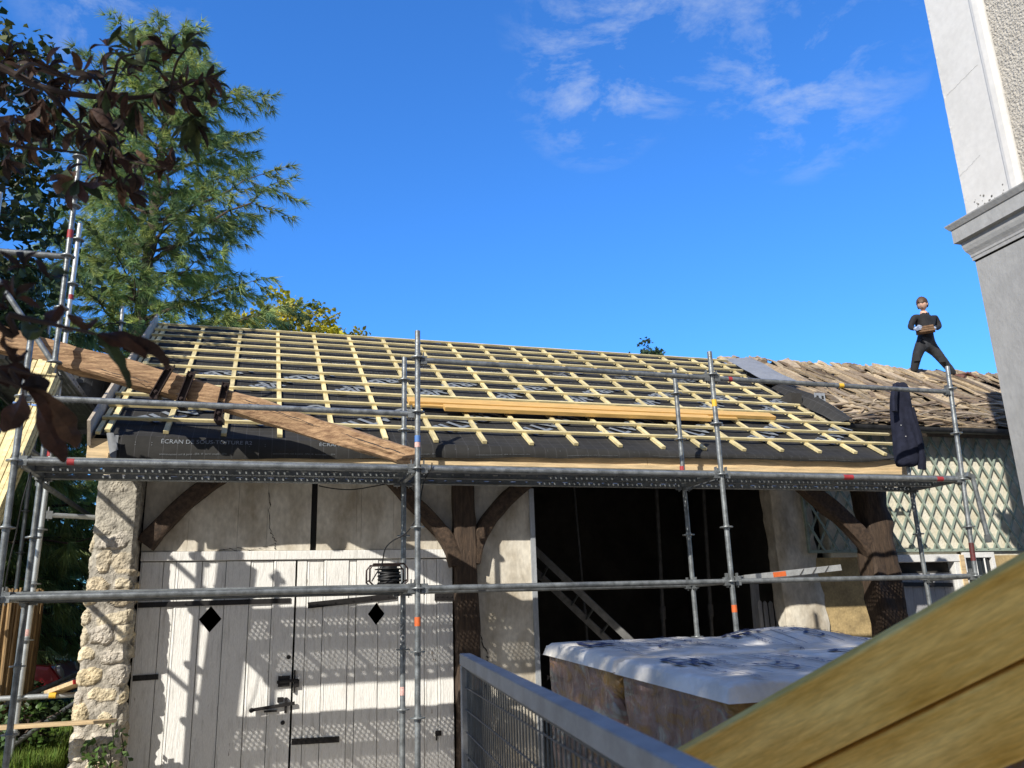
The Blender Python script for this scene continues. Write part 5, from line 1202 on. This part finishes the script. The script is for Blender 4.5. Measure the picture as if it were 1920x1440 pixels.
# nearer withered leaves lower down
D2 = 1.75
twig([V((-2.2,.2,4.2)), V((-1.3,1.0,2.9)), pd(-60,560,1.7), pd(20,590,D2), pd(85,605,D2), pd(140,618,D2), pd(184,627,D2)], .012, .0022)
twig([V((-1.3,1.0,2.9)), pd(-50,650,1.7), pd(20,690,1.72), pd(60,701,1.74), pd(107,706,1.75)], .007, .002)
twig([pd(-40,700,1.7), pd(15,715,1.72), pd(42,728,1.74)], .005, .002)
def big(x, y, d, pts, W, col, tw=.8, fold=.5):
    """one long limp leaflet hung along a picture path"""
    p = [pd(px_, py_, d+.02*i) for i, (px_, py_) in enumerate(pts)]; p = smooth_pts(p, 5); vs = []; n = len(p)-1
    for i, c in enumerate(p):
        t = i/n; dd = (p[min(i+1,n)]-p[max(i-1,0)]).normalized(); s_ = dd.cross(FW).normalized(); a = tw*math.sin(t*4+x); nn = s_.cross(dd); s_ = s_*math.cos(a)+nn*math.sin(a); nn = s_.cross(dd)
        wv = W*math.sin(math.pi*min(1,.05+t**1.3*.93))**.8*(1+.18*noise.noise(V((t*9,x,y)))); j = W*.10*math.sin(i*5.1)
        vs += [c-s_*(wv+j)+nn*fold*wv*(1+.3*math.sin(i)), c, c+s_*(wv-j)+nn*fold*wv*(1+.3*math.cos(i*1.3))]
    fs = []
    for i in range(n): fs += [(3*i,3*i+1,3*i+4,3*i+3),(3*i+1,3*i+2,3*i+5,3*i+4)]
    near.add(vs, fs, col)
for x, y, pts, W, c in [(184,627,[(184,627),(200,645),(215,675),(230,705),(242,730)],.021,GR[2]),(184,627,[(184,627),(215,630),(250,648),(285,665),(302,680),(312,694)],.024,BR[1]),(184,627,[(186,627),(220,640),(255,662),(275,672)],.018,BR[0]),
    (42,728,[(42,728),(60,745),(85,790),(105,830),(125,866)],.026,BR[0]),(42,728,[(42,728),(70,742),(110,780),(135,815),(148,840)],.024,BR[2]),(42,728,[(40,728),(38,755),(22,790),(8,812)],.026,BR[0]),(42,728,[(42,728),(60,722),(78,724),(88,735)],.02,BR[3]),
    (20,690,[(0,690),(20,695),(40,708),(52,722)],.022,BR[0]),(20,690,[(-5,715),(20,712),(40,718)],.018,BR[1]),(30,655,[(0,640),(20,660),(35,668),(50,655)],.014,BR[1]),(85,560,[(85,605),(70,622),(48,618),(36,596)],.018,GR[1]),(85,600,[(88,604),(100,590),(112,570)],.016,BR[0]),(150,600,[(125,592),(145,600),(165,607),(180,596)],.013,BR[2])]:
    big(x, y, D2, pts, W, c)
for x, y, dx, dy, s_ in [(15,580,-.3,-.5,.08),(10,620,-.5,.4,.08),(30,560,.3,-.8,.07),(95,525,.2,-.9,.085),(45,505,-.3,-.9,.08),(20,530,-.7,.1,.08)]:
    lp(x, y, D2, dx, dy, s_, .85, 4)
tk.build('trunk', M['twig'], ct, smooth=True); lf.build('crown', M['leaf'], ct); near.build('withered_leaves', M['dryleaf'], ct, smooth=True)

# ------------------------------------------------------------------ red car and wire fence beyond the garden
cx1, cy, cz = P(113,1232,Y=12.0).x, 12.8, P(119,1232,Y=12.0).z-.80
car = thing('parked_car', (cx1-2, cy, cz), 'red car parked beyond the hedge at the lower left', 'car')
pf = [(0,.32),(.02,.55),(-.10,.70),(-.95,.82),(-1.05,.86),(-1.65,1.33),(-2.0,1.42),(-3.1,1.40),(-3.75,1.0),(-4.05,.92),(-4.15,.5),(-4.1,.30)]
b = MB(); n = len(pf); b.add([(cx1+x, cy-.82+(.12 if z > .9 else 0), cz+z) for x,z in pf]+[(cx1+x, cy+.82-(.12 if z > .9 else 0), cz+z) for x,z in pf], [tuple(range(n))[::-1], tuple(range(n,2*n))]+[(i,(i+1)%n,n+(i+1)%n,n+i) for i in range(n)])
b.build('body', M['red'], car, bevel=.05)
b = MB(); b.add([(cx1-1.06,cy-.70,cz+.88),(cx1-1.06,cy+.70,cz+.88),(cx1-1.62,cy+.62,cz+1.32),(cx1-1.62,cy-.62,cz+1.32)], [(0,1,2,3)]); b.v = [(x+.02,y,z+.012) for x,y,z in b.v]
b.add([(cx1-1.25,cy-.725,cz+.92),(cx1-1.72,cy-.715,cz+1.30),(cx1-3.0,cy-.715,cz+1.32),(cx1-3.5,cy-.725,cz+.95)], [(0,1,2,3)]); b.build('windscreen', M['glass'], car)
for x in (-.75,-3.3):
    for y in (-.80,.80):
        b = MB(); b.lathe((cx1+x,cy+y-.1,cz+.02),[(.16,-.0),(.28,.0),(.31,.04),(.31,.16),(.28,.2),(.16,.2)],24,axis=(0,1,0)); b.v = [(p[0],p[1],p[2]+.29) for p in b.v]; wh = b.build('wheel', M['rubber'], car, smooth=True)
        b = MB(); b.lathe((cx1+x,cy+y-.105,cz+.31),[(.17,0),(.15,.21)],16,axis=(0,1,0)); b.build('rim', M['alu'], wh)
for y in (-.6,.6):
    b = MB(); b.lathe((cx1-.03,cy+y,cz+.60),[(.10,0),(.09,.03),(.04,.05)],14,axis=(1,0,.3)); b.build('headlight', M['white'], car, smooth=True)
wf = thing('wire_fence', (-3.0,11.75,.55), 'rusty wire mesh garden fence in front of the red car', 'fence'); b = MB()
for k in range(26):
    x = -4.6+.08*k; b.tube([(x,11.75,.6),(x,11.75,1.75)], .003, 4)
for k in range(14): b.tube([(-4.6,11.75,.65+.085*k),(-2.5,11.75,.65+.085*k)], .003, 4)
b.build('wire_mesh', M['wire'], wf)
for x in (-4.6,-3.05):
    b = MB(); b.tube([(x,11.78,.5),(x,11.78,1.85)], .025, 8); b.build('fence_post', M['galv'], wf, smooth=True)

# ------------------------------------------------------------------ the roofer on the old ridge
PY = 12.30
def pp(x, y, d=0):
    q = P(x, y, Y=PY); t_ = V((EYE.x-q.x, EYE.y-q.y, 0)).normalized(); return q - t_*d
tow = V((-.69,-.724,0)).normalized(); RR = V((-tow.y, tow.x, 0)); BASE = Matrix((RR, -tow, V((0,0,1)))).transposed()
per = thing('person', pp(1745,712), 'young man in black shirt and dark work trousers straddling the old ridge, holding tiles', 'person')
J = {'pel':(pp(1735,641,0),.155,.12),'bel':(pp(1735,628,-.01),.165,.12),'che':(pp(1734,608,-.03),.185,.13),'col':(pp(1733,594,-.02),.14,.095),'nek':(pp(1732,588.5,-.03),.066,.068),'hd0':(pp(1730.5,583,-.06),.06,.07),
 'sl':(pp(1714.5,595,-.02),.078,.075),'el':(pp(1706.5,616,-.05),.055,.055),'wl':(pp(1717,624,-.27),.040,.04),
 'sr':(pp(1752.5,595,-.02),.078,.075),'er':(pp(1762,615,-.05),.055,.055),'wr':(pp(1754,622.5,-.27),.040,.04),
 'hl':(pp(1725.5,648,0),.120,.115),'kl':(pp(1719,674,-.10),.086,.09),'al':(pp(1712.5,700,.03),.066,.068),
 'hr':(pp(1744.5,648,0),.120,.115),'kr':(pp(1766,675,-.06),.086,.09),'ar':(pp(1790,703,.03),.066,.068)}
E_ = [('pel','bel'),('bel','che'),('che','col'),('col','nek'),('nek','hd0'),('che','sl'),('sl','el'),('el','wl'),('che','sr'),('sr','er'),('er','wr'),('pel','hl'),('hl','kl'),('kl','al'),('pel','hr'),('hr','kr'),('kr','ar')]
me = bpy.data.meshes.new('sk'); names = list(J); me.from_pydata([J[k][0] for k in names], [(names.index(a),names.index(b)) for a,b in E_], [])
so = bpy.data.objects.new('sk', me); COL.objects.link(so); so.modifiers.new('skin','SKIN'); ssd = so.modifiers.new('ss','SUBSURF'); ssd.levels = ssd.render_levels = 2
for i, k in enumerate(names):
    sv = me.skin_vertices[0].data[i]; sv.radius = (J[k][1], J[k][2]); sv.use_root = (k == 'pel')
dg = bpy.context.evaluated_depsgraph_get(); dg.update(); ev = so.evaluated_get(dg); em = ev.to_mesh()
vs = [v.co.copy() for v in em.vertices]; fs = [tuple(p.vertices) for p in em.polygons]; ev.to_mesh_clear(); bpy.data.objects.remove(so)
b = MB(); zw = pp(0+1735,637).z; zn = pp(1732,589.5).z; za = pp(1712,698).z
vs = [v+(tow*.016+V((.006,.006,.004)))*1.5*(noise.noise(v*13+V((0,0,v.z*5)))+.6*abs(noise.noise(v*22+V((0,0,v.z*12))))) for v in vs]
for f in fs:
    c = sum((vs[i] for i in f), V())/len(f)
    mi = 0 if c.z > zn and (c-pp(1732,587)).length < .14 else 1
    if c.z < zw and (c-pp(1735,630)).dot(tow) < .19: mi = 2
    b.f.append(f); b.c.append(None); b.m.append(mi)
b.v = [tuple(v) for v in vs]
# head: skull, jaw, nose, ears, eyes; turned down and to the left
hc = pp(1729.5,572.5,-.07); hr_ = .112
rotm = BASE @ Matrix.Rotation(R(-14),3,'Z') @ Matrix.Rotation(R(14),3,'X')
hv, hf = [], []; nu, nv_ = 20, 16
for j in range(nv_+1):
    th = math.pi*j/nv_
    for i in range(nu):
        ph = 2*math.pi*i/nu; x, y, z = math.sin(th)*math.sin(ph), -math.sin(th)*math.cos(ph), math.cos(th)
        q = V((x*.092, y*.112, z*.134))
        if z < 0: q.x *= 1-.32*z*z; q.y *= (1-.12*z*z)
        if y < -.5 and abs(x) < .25 and -.35 < z < .12: q.y -= .020*(1-abs(x)/.25)*(1-abs(z+.15)/.27)
        if y < -.6 and .03 < z < .22 and .18 < abs(x) < .6: q.y += .010
        if y < -.5 and -.62 < z < -.50 and abs(x) < .4: q.y -= .005
        hv.append(hc+rotm@q)
for j in range(nv_):
    for i in range(nu): hf.append((j*nu+i, j*nu+(i+1)%nu, (j+1)*nu+(i+1)%nu, (j+1)*nu+i))
b.add(hv, hf, None, 0)
for sg in (-1,1):
    e = MB(); e.lathe(hc+rotm@V((sg*.088,.0,-.008)), [(.004,-.03),(.014,-.02),(.016,.01),(.006,.028)], 8); b.add(e.v, e.f, None, 0)
    e = MB(); e.lathe(hc+rotm@V((sg*.030,-.102,.013)), [(.010,0),(.007,.004)], 8, axis=tuple(rotm@V((0,-1,0)))); b.add(e.v, e.f, None, 4)
e = MB(); e.bar(hc+rotm@V((-.022,-.099,-.068)), hc+rotm@V((.022,-.099,-.068)), .006, .006); b.add(e.v, e.f, None, 4)
# hands with five fingers closed on the tiles, boots
def hand(wr, sg):
    pal = wr+BASE@V((sg*-.035,-.045,-.02)); b.tube([wr, wr.lerp(pal,.6), pal], [.034,.040,.034], 10, mi=3)
    for k in range(4):
        o = pal+BASE@V((sg*-.010,-.012+.0,.030-.021*k)); L = (.072,.082,.078,.06)[k]
        b.tube([o, o+BASE@V((sg*-.35*L,-.75*L,.002)), o+BASE@V((sg*-.95*L,-.95*L,-.004))], [.0105,.0095,.0075], 7, mi=3)
    o = pal+BASE@V((sg*.0,.0,.036)); b.tube([o, o+BASE@V((sg*-.028,-.022,.022)), o+BASE@V((sg*-.060,-.030,.016))], [.012,.011,.008], 7, mi=3)
hand(J['wl'][0],-1); hand(J['wr'][0],1)
def boot(an, toe):
    h = MB(); h.rough([an+V((0,.0,.06)), an+V((0,.0,-.02)), an+(toe-an)*.35+V((0,0,-.05)), an+(toe-an)*.75+V((0,0,-.06)), toe+V((0,0,-.07))], .125, .115, up=(toe-an).normalized().cross(V((0,0,1))).cross((toe-an).normalized()) if False else (0,0,1), amp=.006, seg=.03, freq=9, w2=.11, h2=.07, rnd=.5); b.add(h.v, h.f, None, 5)
boot(J['al'][0], J['al'][0]+BASE@V((-.12,-.15,0))); boot(J['ar'][0], J['ar'][0]+BASE@V((.17,-.08,-.01)))
b.build('body', [M['skin'],M['shirt'],M['trousers'],M['glove'],M['hair'],M['boot']], per, smooth=True)
hb = MB(); hv = []
for j in range(11):
    th = math.pi*.60*j/10
    for i in range(24):
        ph = 2*math.pi*i/24; x, y, z = math.sin(th)*math.sin(ph), -math.sin(th)*math.cos(ph), math.cos(th)
        th2 = th*((.74+.10*math.sin(i*1.9)+.05*math.sin(i*4.3)) if y < -.2 else 1.15); x, y, z = math.sin(th2)*math.sin(ph), -math.sin(th2)*math.cos(ph), math.cos(th2)
        f = 1.09+.13*noise.noise(V((x*4,y*4,z*4)))+.05*math.sin(i*2.6+j)*(j/10); hv.append(hc+rotm@V((x*.098*f, y*.118*f+.004, z*.136*f+.005)))
hb.add(hv, [(j*24+i, j*24+(i+1)%24, (j+1)*24+(i+1)%24, (j+1)*24+i) for j in range(10) for i in range(24)]); hb.build('hair', M['hair'], per, smooth=True)
for k_ in ('kl','kr'):
    kb = MB(); c_ = J[k_][0]+tow*.078; kb.rough([c_+V((0,0,.07)), c_, c_+V((0,0,-.08))], .11, .03, up=tuple(tow), amp=.004, seg=.03, rnd=.4)
    kb.build('knee_pad', M['shirt'], per, smooth=True)
cb_ = MB(); cc = J['nek'][0]+V((.004,-.03,-.02))
for sg in (-1,1): cb_.add([cc+BASE@V((0,-.075,-.055)), cc+BASE@V((sg*.075,-.035,-.03)), cc+BASE@V((sg*.07,.03,.03)), cc+BASE@V((sg*.02,-.066,.0))], [(0,1,2,3)])
cb_.build('collar', M['shirt'], per)
wc = (J['wl'][0]+J['wr'][0])/2+tow*.05+V((0,0,-.02)); hw = (J['wr'][0]-J['wl'][0]).length/2-.075
tl = thing('held_tiles', wc, 'small stack of old brown tiles held in the gloved hands of the man', 'tiles')
for k in range(3):
    q = MB(); zk = V((0,0,-.06+.040*k)); q.bar(wc-RR*hw+zk, wc+RR*(hw-.01*k)+zk, .17, .033); q.build('tile', M['tile2'], tl)
q = MB(); c = P(1806,708,Y=12.35); q.bar(c+V((-.22,0,.02)), c+V((.16,.06,.10)), .22, .03); q.bar(c+V((.02,0,.08)), c+V((.36,.05,-.05)), .20, .03); tag(q.build('ridge_tile', M['boot']), 'loose ridge tile lying beside the right boot of the man', 'tile')
